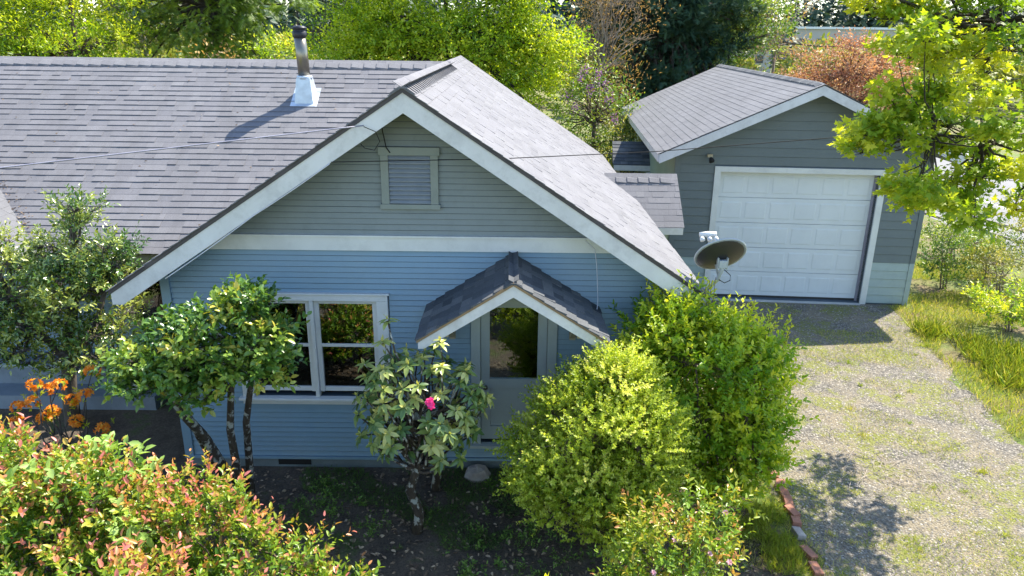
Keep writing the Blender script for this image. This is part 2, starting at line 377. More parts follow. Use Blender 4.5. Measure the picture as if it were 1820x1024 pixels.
# --- front wall with clapboards
BAND0, BAND1 = 2.825, 2.99
WIN = (-3.17, -1.55, 0.93, 2.21)            # rough opening of the window pair
DOOR = (-0.36, 0.48, 0.3, 2.34)
def cells(x0, x1, z0, z1, ops):
    xs = sorted({x0, x1, *[o[0] for o in ops], *[o[1] for o in ops]}); zs = sorted({z0, z1, *[o[2] for o in ops], *[o[3] for o in ops]})
    for i in range(len(xs)-1):
        for j in range(len(zs)-1):
            cx_, cz_ = (xs[i]+xs[i+1])/2, (zs[j]+zs[j+1])/2
            if not any(o[0] < cx_ < o[1] and o[2] < cz_ < o[3] for o in ops): yield xs[i], xs[i+1], zs[j], zs[j+1]
mb = MB()
for a, c, d, e in cells(XL, XR, 0.07, 2.5, [WIN, DOOR]): mb.box(a, c, 0.02, 0.14, d, e)
dx = (soff_z(AX)-2.5)/SL
mb.prism([(XL, 0.02, 2.5), (XR, 0.02, 2.5), (AX+dx, 0.02, 2.5) if AX+dx < XR else (XR, 0.02, soff_z(XR)), (AX, 0.02, soff_z(AX)), (XL, 0.02, soff_z(XL))], (0, 0.12, 0))
wall = mb.build('front_wall', M['wall_core'], house)
def clap(x0, x1, z0, ex, y, mat, parent, cut=False, th=0.018, name='clapboard'):
    """one bevelled lap board; ends cut to the rake where asked"""
    z1 = z0+ex-0.004; z0 += 0.005
    if cut:
        a0, a1 = max(x0, AX-(soff_z(AX)-z0)/SL), min(x1, AX+(soff_z(AX)-z0)/SL)
        b0, b1 = max(x0, AX-(soff_z(AX)-z1)/SL), min(x1, AX+(soff_z(AX)-z1)/SL)
        if b1 <= b0: b0 = b1 = AX
    else: a0 = b0 = x0; a1 = b1 = x1
    p = [(a0, y-th, z0), (a1, y-th, z0), (a1, y, z0), (a0, y, z0), (b0, y-0.004, z1), (b1, y-0.004, z1), (b1, y, z1), (b0, y, z1)]
    return MB().poly(p, [(0, 3, 2, 1), (4, 5, 6, 7), (0, 1, 5, 4), (1, 2, 6, 5), (2, 3, 7, 6), (3, 0, 4, 7)]).build(name, mat, parent)
EX = 0.0685; k = 0
z = 0.082
while z < BAND0-0.01:
    fin = [(XL+0.09, XR-0.09)]
    for o in ((-3.3, -1.43, 0.84, 2.285), (-0.46, 0.58, 0.26, 2.44)):
        if o[2] < z+EX/2 < o[3]:
            fin = [s2 for s in fin for s2 in ((s[0], min(s[1], o[0])), (max(s[0], o[1]), s[1])) if s2[1]-s2[0] > 0.02]
    for a, c in fin: clap(a, c, z+rnd.uniform(-0.001, 0.001), EX, 0.02+rnd.uniform(-0.001, 0.001), M['siding_blue'], wall, cut=True)
    z += EX
z = BAND1+0.004
while z < soff_z(AX)-0.05:
    segs = [(XL, XR)]
    if 3.33 < z+EX/2 < 4.02: segs = [(XL, -1.45), (-0.82, XR)]
    for a, c in segs: clap(a, c, z+rnd.uniform(-0.002, 0.002), EX, 0.02+rnd.uniform(-0.0015, 0.0015), M['siding_grey'], wall, cut=True)
    z += EX
def zcut(x0, x1, z0, z1, y0, y1, name, mat):
    a0, a1 = max(x0, AX-(soff_z(AX)-z0)/SL), min(x1, AX+(soff_z(AX)-z0)/SL)
    b0, b1 = max(x0, AX-(soff_z(AX)-z1)/SL), min(x1, AX+(soff_z(AX)-z1)/SL)
    return MB().prism([(a0, y0, z0), (a1, y0, z0), (b1, y0, z1), (b0, y0, z1)], (0, y1-y0, 0)).build(name, mat, house)
zcut(XL, XR, BAND0, BAND1, -0.022, 0.03, 'frieze_board', M['white'])
zcut(XL, XR, BAND1-0.001, BAND1+0.02, -0.045, 0.02, 'drip_cap', M['white'])
for x0, x1 in ((XL-0.02, XL+0.088), (XR-0.088, XR+0.02)):
    box('corner_board', M['siding_blue'], house, x0, x1, -0.012, 0.1, 0.06, 2.5)
fd = box('foundation', M['foundation'], house, XL-0.005, XR+0.005, 0.03, 0.3, -0.4, 0.07)
box('water_table', M['siding_blue'], house, XL-0.02, XR+0.02, -0.02, 0.03, 0.045, 0.0805)
for vx in (-2.95, 1.2): 
    q = box('crawl_vent', M['dark_gap'], fd, vx, vx+0.42, 0.022, 0.028, -0.06, 0.035)
# --- gable vent
gv = box('gable_vent', M['dark_gap'], house, -1.38, -0.89, 0.03, 0.05, 3.36, 3.94)
for a in ((-1.455, -1.37, -0.03, 0.03, 3.38, 3.93), (-0.9, -0.815, -0.03, 0.03, 3.38, 3.93), (-1.475, -0.795, -0.034, 0.03, 3.932, 4.02), (-1.475, -0.795, -0.04, 0.03, 3.325, 3.378)):
    box('vent_casing', M['trim_grey'], gv, *a)
lm = paint('louver_grey', (0.24, 0.27, 0.31), (0.2, 0.23, 0.27), 0.5, 3)
for i in range(11):
    zz = 3.385+i*0.05
    MB().poly([(-1.368, -0.02, zz), (-0.902, -0.02, zz), (-0.902, 0.025, zz+0.05), (-1.368, 0.025, zz+0.05), (-1.368, -0.02, zz+0.008), (-0.902, -0.02, zz+0.008), (-0.902, 0.025, zz+0.058), (-1.368, 0.025, zz+0.058)],
              [(0, 3, 2, 1), (4, 5, 6, 7), (0, 1, 5, 4), (1, 2, 6, 5), (2, 3, 7, 6), (3, 0, 4, 7)]).build('louver', lm, gv)
# --- double window
def sash_window(gx0, gx1, lab):
    w = MB()
    g0, g1, gm = 1.05, 2.15, 1.61
    for (x0, x1, z0, z1, y0, y1) in ((gx0-0.055, gx0, g0-0.06, g1+0.05, 0.02, 0.06), (gx1, gx1+0.055, g0-0.06, g1+0.05, 0.02, 0.06), (gx0, gx1, g1, g1+0.05, 0.02, 0.06), (gx0, gx1, g0-0.06, g0, 0.035, 0.075), (gx0, gx1, gm-0.02, gm+0.02, 0.024, 0.07)):
        w.box(x0, x1, y0, y1, z0, z1)
    sh = w.build('window', M['white'], house, bevel=0.004); sh['label'] = lab
    box('pane', M['glass'], sh, gx0+0.001, gx1-0.001, 0.04, 0.044, gm+0.021, g1-0.001)
    box('pane', M['glass'], sh, gx0+0.001, gx1-0.001, 0.056, 0.06, g0+0.001, gm-0.021)
sash_window(-3.09, -2.44, 'double-hung window half hidden by the small tree')
sash_window(-2.28, -1.64, 'double-hung window reflecting green shrubs')
cs = MB().box(-3.285, -3.147, -0.032, 0.03, 0.93, 2.2).box(-2.383, -2.337, -0.028, 0.08, 0.93, 2.2).box(-1.583, -1.445, -0.032, 0.03, 0.93, 2.2).box(-3.285, -1.445, -0.034, 0.03, 2.201, 2.28)
cs.box(-3.31, -1.42, -0.05, 0.03, 2.281, 2.3)
wc = cs.build('window_casing', M['white'], house, bevel=0.004)
box('window_sill', M['white'], wc, -3.33, -1.4, -0.075, 0.08, 0.895, 0.928, bevel=0.006); box('apron', M['white'], wc, -3.29, -1.44, -0.03, 0.03, 0.835, 0.894)
box('interior', M['interior'], house, XL+0.2, XR-0.2, 2.4, 2.5, 0.2, 2.7); 
MB().poly([(XL+0.2, 0.2, 0.25), (XR-0.2, 0.2, 0.25), (XR-0.2, 2.4, 0.25), (XL+0.2, 2.4, 0.25)], [(0, 1, 2, 3)]).build('room_floor', M['interior'], house)
# --- door
dr = MB()
for a, c, d, e in cells(-0.34, 0.46, 0.34, 2.3, [(-0.235, 0.35, 1.18, 2.12), (-0.225, 0.34, 0.52, 1.05)]): dr.box(a, c, 0.03, 0.075, d, e)
door = dr.build('door', M['door'], house)
box('door_panel', M['door'], door, -0.224, 0.339, 0.05, 0.065, 0.521, 1.049, bevel=0.004); box('pane', M['glass'], door, -0.234, 0.349, 0.05, 0.056, 1.181, 2.119)
MB().lathe((-0.285, 0.03, 1.08), [(0.012, 0), (0.012, 0.03), (0.028, 0.04), (0.03, 0.055), (0.018, 0.07)], 12, (0, -1, 0)).build('door_knob', M['steel'], door, True)
dc = MB().box(-0.46, -0.345, -0.032, 0.08, 0.3, 2.35).box(0.465, 0.58, -0.032, 0.08, 0.3, 2.35).box(-0.46, 0.58, -0.034, 0.08, 2.351, 2.44)
dc = dc.build('door_casing', M['door'], house, bevel=0.004)
box('threshold', M['door'], dc, -0.48, 0.6, -0.09, 0.09, 0.265, 0.3); 
# --- house body behind
box('side_wall', M['garage_side'], house, XR-0.1, XR, 0.141, 9.6, -0.3, 2.6); box('side_wall', M['garage_side'], house, XL, XL+0.1, 0.141, 2.5, -0.3, 2.5)
box('back_wall', M['garage_side'], house, XL, XR, 9.5, 9.6, -0.3, 2.6); 
# --- cross-gable roof: deck, rake boards, soffit, shingles
EXR = XR+0.34; EXL = AX-(EXR-AX)
def slope_slab(x0, x1, y0, y1, t0, t1):
    return MB().prism([(x0, y0, roof_z(x0)-t0), (x1, y0, roof_z(x1)-t0), (x1, y0, roof_z(x1)-t1), (x0, y0, roof_z(x0)-t1)], (0, y1-y0, 0))
groof = slope_slab(AX, EXR, YF+0.004, 9.95, 0.004, 0.06).build('roof', M['roof_deck'], house)
groofL = slope_slab(AX, EXL, YF+0.004, 5.9, 0.004, 0.06).build('roof', M['roof_deck'], house)
for x1, par in ((EXR, groof), (EXL, groofL)):
    slope_slab(AX, x1, YF+0.03, 9.9 if x1 > 0 else 5.9, 0.062, 0.09).build('soffit', M['soffit'], par)
    # front rake board with a plumb foot cut level
    s = 1 if x1 > AX else -1; t0, t1 = 0.05, 0.255
    p = [(AX, YF, roof_z(AX)-t0), (x1, YF, roof_z(x1)-t0), (x1, YF, roof_z(x1)-t0-0.125), (x1-s*(t1-t0-0.125)/SL, YF, roof_z(x1)-t0-0.125), (AX, YF, roof_z(AX)-t1)]
    if s < 0: p = p[::-1]
    MB().prism(p, (0, 0.03, 0)).build('rake_board', M['white_worn'], par)
    MB().prism([(q[0], YF-0.012, q[2]) for q in [(AX, 0, RZ+0.006), (x1+s*0.02, 0, roof_z(x1)-0.008), (x1+s*0.02, 0, roof_z(x1)-0.055), (AX, 0, RZ-0.048)][::s]], (0, 0.014, 0)).build('drip_edge', M['drip'], par)
    # strip moulding against the wall
    MB().prism([(AX, -0.02, soff_z(AX)+0.055), (x1*1.0-s*0.35, -0.02, soff_z(x1-s*0.35)+0.055), (x1-s*0.35, -0.02, soff_z(x1-s*0.35)-0.02), (AX, -0.02, soff_z(AX)-0.02)][::s], (0, 0.038, 0)).build('rake_moulding', M['siding_grey'], par)
vlen = (EXR+0.03-AX)*NL
vR = np.array([-1, 0, SL])/NL
shingles(groof, (EXR+0.03, 0, roof_z(EXR+0.03)), (0, 1, 0), vR, YF-0.03, 9.97, vlen-0.03, 0.133, M['shingle'], seed=11, ths=(0.004, 0.007, 0.009))
vL = np.array([1, 0, SL])/NL
shingles(groofL, (EXL-0.03, 0, roof_z(EXL-0.03)), (0, -1, 0), vL, -5.9, -YF+0.03, vlen-0.03, 0.133, M['shingle'], nmax=0, seed=12, clip=lambda a, b_: -a < 5.8-( -((EXL-0.03)+b_/NL) + AX)+0.3)
ridge_caps(groof, (AX, YF-0.03, RZ), (AX, 5.75, RZ), 0.13, 0.085, 0.16, M['shingle'], tint=(0.0, 0.5), ht=0.02)
MB().prism([(AX, 9.92, RZ-0.05), (EXR, 9.92, roof_z(EXR)-0.05), (EXR, 9.92, roof_z(EXR)-0.2), (AX, 9.92, RZ-0.25)], (0, 0.03, 0)).build('rake_board', M['white_worn'], groof)
# --- main wing to the left
YR = 5.8; EY = 2.02; XW = -16.0
def mz(y): return RZ-SL*(YR-y)
mroof = MB().prism([(0, EY, mz(EY)-0.004), (0, YR, RZ-0.004), (0, 2*YR-EY, mz(EY)-0.004), (0, 2*YR-EY, mz(EY)-0.07), (0, YR, RZ-0.07), (0, EY, mz(EY)-0.07)], (1, 0, 0))
mroof.v = [(XW if q[0] == 0 else AX, q[1], q[2]) for q in mroof.v]
mroof = mroof.build('main_roof', M['roof_deck'], house)
vM = np.array([0, 1, SL])/NL
LM = (YR-EY+0.03)*NL
shingles(mroof, (0, EY-0.03, mz(EY-0.03)), (1, 0, 0), vM, -14.5, AX, LM-0.02, 0.133, M['shingle'], seed=21,
         clip=lambda a, b_: a < AX-(YR-(EY-0.03+b_/NL))+0.35)
ridge_caps(mroof, (-14.6, YR, RZ), (AX-0.05, YR, RZ), 0.15, 0.095, 0.225, M['shingle'], seed=5, tint=(0.5, 1.0))
box('fascia', M['tan'], mroof, XW, -4.2, EY+0.0, EY+0.03, mz(EY)-0.21, mz(EY)-0.03)
mw = box('main_wall', M['wall_core'], house, XW, XL-0.001, 2.5, 2.6, -0.3, 2.15)
for i in range(15): clap(XW, XL-0.01, 0.06+i*0.138, 0.138, 2.5, M['siding_blue'], mw)
w2 = MB().box(-5.9, -4.5, 2.46, 2.499, 0.85, 0.95).box(-5.9, -4.5, 2.46, 2.499, 1.95, 2.05).box(-5.9, -5.8, 2.46, 2.499, 0.951, 1.949).box(-4.6, -4.5, 2.46, 2.499, 0.951, 1.949).build('window', M['tan'], house)
box('pane', M['glass'], w2, -5.799, -4.601, 2.466, 2.472, 0.951, 1.949)
# entry gable at far left
VX, VY = -7.8, 2.97                         # a point on the valley with the left cross gable
def lz(x): return mz(VY)-SL*(x-VX)
lg = MB().prism([(-11.2, 1.6, lz(-11.2)-0.004), (-6.85, 1.6, lz(-6.85)-0.004), (-6.85, 1.6, lz(-6.85)-0.07), (-11.2, 1.6, lz(-11.2)-0.07)], (0, 2.4, 0)).build('left_roof', M['roof_deck'], house)
shingles(lg, (-6.82, 0, lz(-6.82)), (0, 1, 0), vR, 1.58, 4.6, 5.0, 0.133, M['shingle_garage'], seed=71, nmax=60, ths=(0.004, 0.006), clip=lambda a, b_: a < VY-(-6.82-b_/NL-VX)*1.0+0.2)
MB().prism([(-11.2, 1.57, lz(-11.2)-0.05), (-6.85, 1.57, lz(-6.85)-0.05), (-6.85, 1.57, lz(-6.85)-0.2), (-11.2, 1.57, lz(-11.2)-0.25)], (0, 0.025, 0)).build('rake_board', M['white_worn'], lg)
st = MB().box(-9.5, -5.2, 1.5, 2.45, -0.2, 0.12).build('porch_step', M['deck_blue'], house)
box('porch_deck', M['deck_blue'], st, -9.5, -5.6, 1.9, 2.44, 0.121, 0.4); box('step_nosing', M['garage_pale'], st, -9.5, -5.55, 1.87, 1.95, 0.401, 0.44)
# --- door hood
PX, PZ, PHW, PDROP, PY = 0.04, 2.8, 1.0, 0.64, -1.06
PS = PDROP/PHW; PN = math.hypot(1, PS)
hood = None
for s in (1, -1):
    pr = [(PX, PY, PZ-0.004), (PX+s*PHW, PY, PZ-PDROP-0.004), (PX+s*PHW, PY, PZ-PDROP-0.05), (PX, PY, PZ-0.05)]
    hd = MB().prism(pr[::s], (0, -PY-0.001, 0)).build('door_hood', M['roof_deck'], house)
    pr = [(PX, PY-0.028, PZ-0.03), (PX+s*PHW, PY-0.028, PZ-PDROP-0.03), (PX+s*PHW, PY-0.028, PZ-PDROP-0.1), (PX+s*(PHW-0.06), PY-0.028, PZ-PDROP-0.1), (PX, PY-0.028, PZ-0.155)]
    MB().prism(pr[::s], (0, 0.027, 0)).build('barge_board', M['white_worn'], hd)
    pr = [(PX, PY-0.04, PZ+0.008), (PX+s*(PHW+0.015), PY-0.04, PZ-PDROP-0.0), (PX+s*(PHW+0.015), PY-0.04, PZ-PDROP-0.032), (PX, PY-0.04, PZ-0.028)]
    MB().prism(pr[::s], (0, 0.012, 0)).build('drip_edge', M['wood_brown'], hd)
    shingles(hd, (PX+s*(PHW+0.02), 0 if s > 0 else 0, PZ-PDROP-0.0128), (0, s, 0), np.array([-s, 0, PS])/PN, (PY-0.045) if s > 0 else 0.0, 0.0 if s > 0 else -(PY-0.045), (PHW+0.02)*PN-0.01, 0.14, M['shingle_old_shaded'], widths=(0.16, 0.2, 0.22), seed=31+s, ths=(0.014, 0.022))
    if s > 0: ridge_caps(hd, (PX, PY-0.045, PZ-0.008), (PX, 0.02, PZ-0.008), 0.1, 0.062, 0.15, M['shingle_old_shaded'], tint=(0.2, 0.7), ht=0.014)
    bx = PX+s*0.72
    MB().box(bx-0.035, bx+0.035, -1.0, -0.001, 2.16, 2.24).box(bx-0.035, bx+0.035, -0.07, -0.001, 1.75, 2.159).build('bracket', M['tan'], hd)
    MB().prism([(bx-0.03, -0.07, 1.8), (bx-0.03, -0.13, 1.8), (bx-0.03, -0.62, 2.159), (bx-0.03, -0.5, 2.159)], (0.06, 0, 0)).build('brace', M['tan'], hd)
# --- flue pipe
FX, FY = -3.575, 4.98; fz = mz(FY)
fl = MB().tube([(FX, FY, fz+0.35), (FX-0.012, FY, fz+0.7), (FX-0.03, FY, fz+1.02)], [0.1, 0.1, 0.1], 20).build('flue_pipe', M['steel'], house, True)
MB().lathe((FX, FY, fz), [(0.02, 0.3), (0.125, 0.31), (0.135, 0.36), (0.115, 0.37)], 20).build('storm_collar', M['galv'], fl, True)
hb, ht = 0.165, 0.115
MB().poly([(FX-hb, FY-hb, mz(FY-hb)), (FX+hb, FY-hb, mz(FY-hb)), (FX+hb, FY+hb, mz(FY+hb)-0.05), (FX-hb, FY+hb, mz(FY+hb)-0.05), (FX-ht, FY-ht, fz+0.33), (FX+ht, FY-ht, fz+0.33), (FX+ht, FY+ht, fz+0.33), (FX-ht, FY+ht, fz+0.33)],
          [(0, 3, 2, 1), (4, 5, 6, 7), (0, 1, 5, 4), (1, 2, 6, 5), (2, 3, 7, 6), (3, 0, 4, 7)]).build('flashing_boot', M['galv'], fl)
MB().prism([(FX-0.23, FY-0.22, mz(FY-0.22)+0.014), (FX+0.23, FY-0.22, mz(FY-0.22)+0.014), (FX+0.23, FY+0.2, mz(FY+0.2)+0.014), (FX-0.23, FY+0.2, mz(FY+0.2)+0.014)], (0, 0, 0.006)).build('flashing_plate', M['galv'], fl)
MB().lathe((FX-0.03, FY, fz+0.98), [(0.1, 0), (0.118, 0.03), (0.118, 0.11), (0.105, 0.115), (0.105, 0.14), (0.13, 0.15), (0.125, 0.175), (0.07, 0.2), (0.01, 0.205)], 20).build('flue_cap', M['black_metal'], fl, True)
# --- side entry roof (toward the garage)
sx0, sx1, sy, sz = 1.7, 3.0, 5.05, 2.78
se = MB().prism([(sx0, sy, sz), (sx0, sy-0.82, sz-0.68), (sx0, sy-0.82, sz-0.74), (sx0, sy+0.82, sz-0.74), (sx0, sy+0.82, sz-0.68)], (sx1-sx0, 0, 0)).build('side_roof', M['roof_deck'], house)
vS = np.array([0, 0.82, 0.68])/math.hypot(0.82, 0.68)
shingles(se, (0, sy-0.84, sz-0.6966), (1, 0, 0), vS, sx0, sx1+0.02, 1.08, 0.133, M['shingle'], seed=41, ths=(0.004, 0.007))
ridge_caps(se, (sx0, sy, sz), (sx1, sy, sz), 0.1, 0.08, 0.2, M['shingle'], seed=8)
box('fascia', M['white_worn'], se, sx0+0.45, sx1, sy-0.85, sy-0.821, sz-0.82, sz-0.7)
box('side_wall', M['garage_side'], se, XR+0.002, sx1-0.2, sy-0.55, sy+0.55, -0.2, sz-0.741)

# ================================================================== GARAGE
GB = np.array([8.38, 6.43, GZ]); gth = R(-4.0)
gux = np.array([math.cos(gth), math.sin(gth), 0]); guy = np.array([-math.sin(gth), math.cos(gth), 0])
def G(x, y, z): return tuple(GB+gux*x+guy*y+np.array([0, 0, z]))   # z above garage ground
GW = 5.04; GA = -2.47; GR = 4.5; GSL = (4.5-3.15)/2.97; GD = 9.3; GOV = 0.45
garage = thing('garage', tuple(GB+gux*GA), 'detached grey garage with a white roll-up door', 'garage')
def grz(x): return GR-GSL*abs(x-GA)
def gq(pts): return [G(*p) for p in pts]
GOP = (-4.13, -0.97, 0.02, 2.74)
mb = MB()
for a, c, d, e in cells(-GW, 0, 0.0, 3.0, [GOP]): mb.box(a, c, 0.02, 0.16, d, e, T=G)
mb.prism(gq([(-GW, 0.02, 3.0), (0, 0.02, 3.0), (0, 0.02, grz(0)-0.1), (GA, 0.02, grz(GA)-0.1), (-GW, 0.02, grz(-GW)-0.1)]), tuple(guy*0.14))
gw = mb.build('front_wall', M['wall_core'], garage)
GEX = 0.178; z = 0.03; i = 0
while z < grz(GA)-0.15:
    segs = [(-GW+0.09, -0.09)] if z < 3.2 else [(-GW, 0)]
    if z+GEX/2 < 2.86: segs = [(-GW+0.09, -4.25), (-0.85, -0.09)]
    for a, c in segs:
        lim = (grz(GA)-0.12)
        a0, a1 = max(a, GA-(lim-z)/GSL), min(c, GA+(lim-z)/GSL); b0, b1 = max(a, GA-(lim-z-GEX)/GSL), min(c, GA+(lim-z-GEX)/GSL)
        if b1 < b0: b0 = b1 = GA
        zt = z+GEX-0.003; zb_ = z+0.004
        p = [(a0, -0.002, zb_), (a1, -0.002, zb_), (a1, 0.02, zb_), (a0, 0.02, zb_), (b0, 0.013, zt), (b1, 0.013, zt), (b1, 0.02, zt), (b0, 0.02, zt)]
        MB().poly(gq(p), [(0, 3, 2, 1), (4, 5, 6, 7), (0, 1, 5, 4), (1, 2, 6, 5), (2, 3, 7, 6), (3, 0, 4, 7)]).build('siding_board', M['garage_pale'] if i < 5 else M['garage_grey'], gw)
    z += GEX; i += 1
for x0, x1 in ((-GW-0.012, -GW+0.088), (-0.088, 0.012)):
    box('corner_board', M['garage_grey'], garage, x0, x1, -0.008, 0.1, 0.92, 3.15, T=G); box('corner_board', M['garage_pale'], garage, x0, x1, -0.008, 0.1, 0.0, 0.919, T=G)
gsl = box('side_wall', M['garage_side'], garage, -GW, -GW+0.12, 0.161, GD, 0, grz(-GW)-0.1, T=G); gsr = box('side_wall', M['garage_grey'], garage, -0.12, 0, 0.161, GD, 0, grz(0)-0.1, T=G)
box('back_wall', M['garage_grey'], garage, -GW, 0, GD, GD+0.1, 0, 3.0, T=G)
# roll-up door: five sections of six pressed panels
gd = MB().box(-4.1, -1.0, 0.2, 0.225, 0.05, 2.72, T=G).build('garage_door', M['garage_door'], garage)
SH = 2.66/5
pan = None
for r_ in range(5):
    z0 = 0.06+r_*SH
    q = MB().box(-4.1, -1.0, 0.165, 0.199, z0+0.004, z0+SH-0.004, T=G).build('door_section', M['garage_door'], gd, bevel=0.003)
    for c_ in range(6):
        x0 = -4.1+0.04+c_*(3.02/6)+0.03; x1 = x0+3.02/6-0.07; za, zb = z0+0.09, z0+SH-0.09
        # raised panel frame: recessed groove and field
        fr_ = [(x0, 0.164, za), (x1, 0.164, za), (x1, 0.164, zb), (x0, 0.164, zb)]; e = 0.022
        inn = [(x0+e, 0.158, za+e), (x1-e, 0.158, za+e), (x1-e, 0.158, zb-e), (x0+e, 0.158, zb-e)]
        MB().poly(gq(fr_+inn), [(4, 5, 6, 7), (0, 1, 5, 4), (1, 2, 6, 5), (2, 3, 7, 6), (3, 0, 4, 7)]).build('panel', M['garage_door'], q)
box('door_seal', M['rubber'], gd, -4.1, -1.0, 0.166, 0.21, 0.015, 0.058, T=G)
jm = MB().box(-4.25, -4.13, -0.03, 0.165, 0.0, 2.74, T=G).box(-0.97, -0.85, -0.03, 0.165, 0.0, 2.74, T=G).box(-4.25, -0.85, -0.032, 0.165, 2.741, 2.85, T=G).build('door_casing', M['white'], garage)
box('weather_strip', M['cable_grey'], jm, -1.02, -0.971, 0.14, 0.164, 0.02, 2.74, T=G)
box('apron_slab', M['concrete'], garage, -4.12, -0.98, -0.1, 0.3, -0.05, 0.014, T=G)
# roof
gro = {}
for s in (1, -1):
    xe = GA+s*(GW/2+0.45)
    def gslab(y0, y1, t0, t1, xe=xe): return MB().prism(gq([(GA, y0, grz(GA)-t0), (xe, y0, grz(xe)-t0), (xe, y0, grz(xe)-t1), (GA, y0, grz(GA)-t1)]), tuple(guy*(y1-y0)))
    gr_ = gslab(-GOV, GD+0.3, 0.003, 0.05).build('roof', M['roof_deck'], garage)
    gslab(-GOV+0.03, GD+0.3, 0.052, 0.07).build('soffit', M['white_worn'], gr_)
    gslab(-GOV-0.026, -GOV-0.001, 0.02, 0.2).build('rake_board', M['white_worn'], gr_)
    MB().prism(gq([(xe, -GOV, grz(xe)-0.01), (xe+s*0.03, -GOV, grz(xe)-0.01), (xe+s*0.03, -GOV, grz(xe)-0.17), (xe, -GOV, grz(xe)-0.17)]), tuple(guy*(GD+GOV+0.3))).build('fascia', M['white_worn'], gr_)
    L = abs(xe+s*0.04-GA)*math.hypot(1, GSL); vv = (-s*gux+np.array([0, 0, GSL]))/math.hypot(1, GSL)
    O = np.array(G(xe+s*0.04, 0, grz(xe+s*0.04)))
    u_ = guy*s
    shingles(gr_, O, u_, vv, (-GOV-0.04) if s > 0 else -(GD+0.3), (GD+0.3) if s > 0 else GOV+0.04, L-0.02, 0.143, M['shingle_garage'], nmax=300 if s < 0 else 0, widths=(0.25, 0.3, 0.33), seed=51+s, ths=(0.006, 0.008))
    if s < 0: ridge_caps(gr_, G(GA, GD+0.3, GR), G(GA, -GOV-0.03, GR), 0.13, 0.06, 0.16, M['shingle_old_shaded'], seed=9, tint=(0.2, 0.8))
fl_ = box('flood_light', M['tan'], garage, -4.44, -4.34, -0.12, -0.02, 3.04, 3.1, T=G)
MB().lathe(G(-4.38, -0.12, 3.03), [(0.03, 0), (0.05, 0.05), (0.055, 0.09), (0.02, 0.1)], 12, (0.2, -0.6, -0.7)).build('lamp_head', M['dark_gap'], fl_, True)
# hood on the garage side door
HY, HZ = 1.9, -0.35
hd2 = MB().prism(gq([(-GW, 3.3+HY, 2.95+HZ), (-GW, 2.55+HY, 2.48+HZ), (-GW, 2.55+HY, 2.42+HZ), (-GW, 3.4+HY, 2.42+HZ)]), tuple(-gux*0.95)).build('side_hood', M['roof_deck'], garage)
shingles(hd2, np.array(G(-GW-0.97, 2.53+HY, 2.47+HZ)), gux, (guy*0.75+np.array([0, 0, 0.47]))/math.hypot(0.75, 0.47), 0, 0.98, 0.87, 0.133, M['shingle_old_shaded'], seed=61)  # dark shingle colour stands in for this slope facing away from the sun
box('fascia', M['white_worn'], hd2, -GW-0.95, -GW, 2.5+HY, 2.525+HY, 2.32+HZ, 2.46+HZ, T=G)
box('post', M['tan'], hd2, -GW-0.9, -GW-0.78, 2.56+HY, 2.68+HY, 0, 2.419+HZ, T=G); box('trim_board', M['white_worn'], hd2, -GW-0.1, -GW-0.01, 2.3+HY, 2.42+HY, 0, 2.3+HZ, T=G)
#@@PART2
# ================================================================== PLANTS
NPR = np.random.default_rng(12)
def nrm(a): return a/np.maximum(np.linalg.norm(a, axis=-1, keepdims=True), 1e-9)
# leaf templates: along +y, width x, face +z ; triangles
def ovate(w=0.5, fold=0.12, droop=0.15):
    V = np.array([(0, 0, 0), (-w*0.42, 0.3, fold*0.8), (w*0.42, 0.3, fold*0.8), (0, 0.5, -droop*0.25), (-w*0.36, 0.68, fold*0.6-droop*0.4), (w*0.36, 0.68, fold*0.6-droop*0.4), (0, 1, -droop)], float)
    return V, np.array([(0, 3, 1), (0, 2, 3), (1, 3, 4), (3, 2, 5), (4, 3, 6), (3, 5, 6)])
def simple(w=0.55, fold=0.12):
    return np.array([(0, 0, 0), (-w/2, 0.45, fold), (w/2, 0.45, fold), (0, 1, -0.08)], float), np.array([(0, 3, 1), (0, 2, 3)])
def palmate():
    pts = [(0, 0, 0)]; ang = [(-118, 0.42), (-92, 0.3), (-62, 0.72), (-36, 0.42), (-16, 0.62), (0, 1.0), (16, 0.62), (36, 0.42), (62, 0.72), (92, 0.3), (118, 0.42)]
    for a, r_ in ang: pts.append((math.sin(R(a))*r_*0.8, math.cos(R(a))*r_*0.8+0.2, -0.12*r_*r_))
    pts.append((0, 0.2, 0.03)); c = len(pts)-1
    F = [(c, i+1, i) for i in range(1, len(pts)-2)]+[(c, 1, 0), (c, 0, len(pts)-2)]
    return np.array(pts), np.array(F)
def spray(k=7):
    """flat conifer spray: central strip and side needles"""
    V = []; F = []
    for i in range(k):
        t = 0.1+0.85*i/k
        for s in (-1, 1):
            L = 0.42*(1-t*0.75); b_ = len(V)
            V += [(0, t, 0), (s*L, t+0.26, -0.06), (0, t+0.11, 0)]; F.append((b_, b_+1, b_+2) if s < 0 else (b_, b_+2, b_+1))
    b_ = len(V); V += [(-0.03, 0, 0), (0.03, 0, 0), (0, 1, -0.05)]; F.append((b_, b_+1, b_+2))
    return np.array(V, float), np.array(F)
def emit(tpl, P, Dv, Nv, S):
    """place a template at P with axis Dv and face towards Nv"""
    V, F = tpl; Y = nrm(Dv); X = nrm(np.cross(Y, Nv)); Z = np.cross(X, Y); n_ = len(P)
    S = np.asarray(S, float).reshape(-1, 1, 1)*np.ones((n_, 1, 1))
    out = P[:, None, :]+S*(V[None, :, :1]*X[:, None]+V[None, :, 1:2]*Y[:, None]+V[None, :, 2:]*Z[:, None])
    f = (F[None]+(np.arange(n_)*len(V))[:, None, None]).reshape(-1, 3)
    return out.reshape(-1, 3), f, len(V)
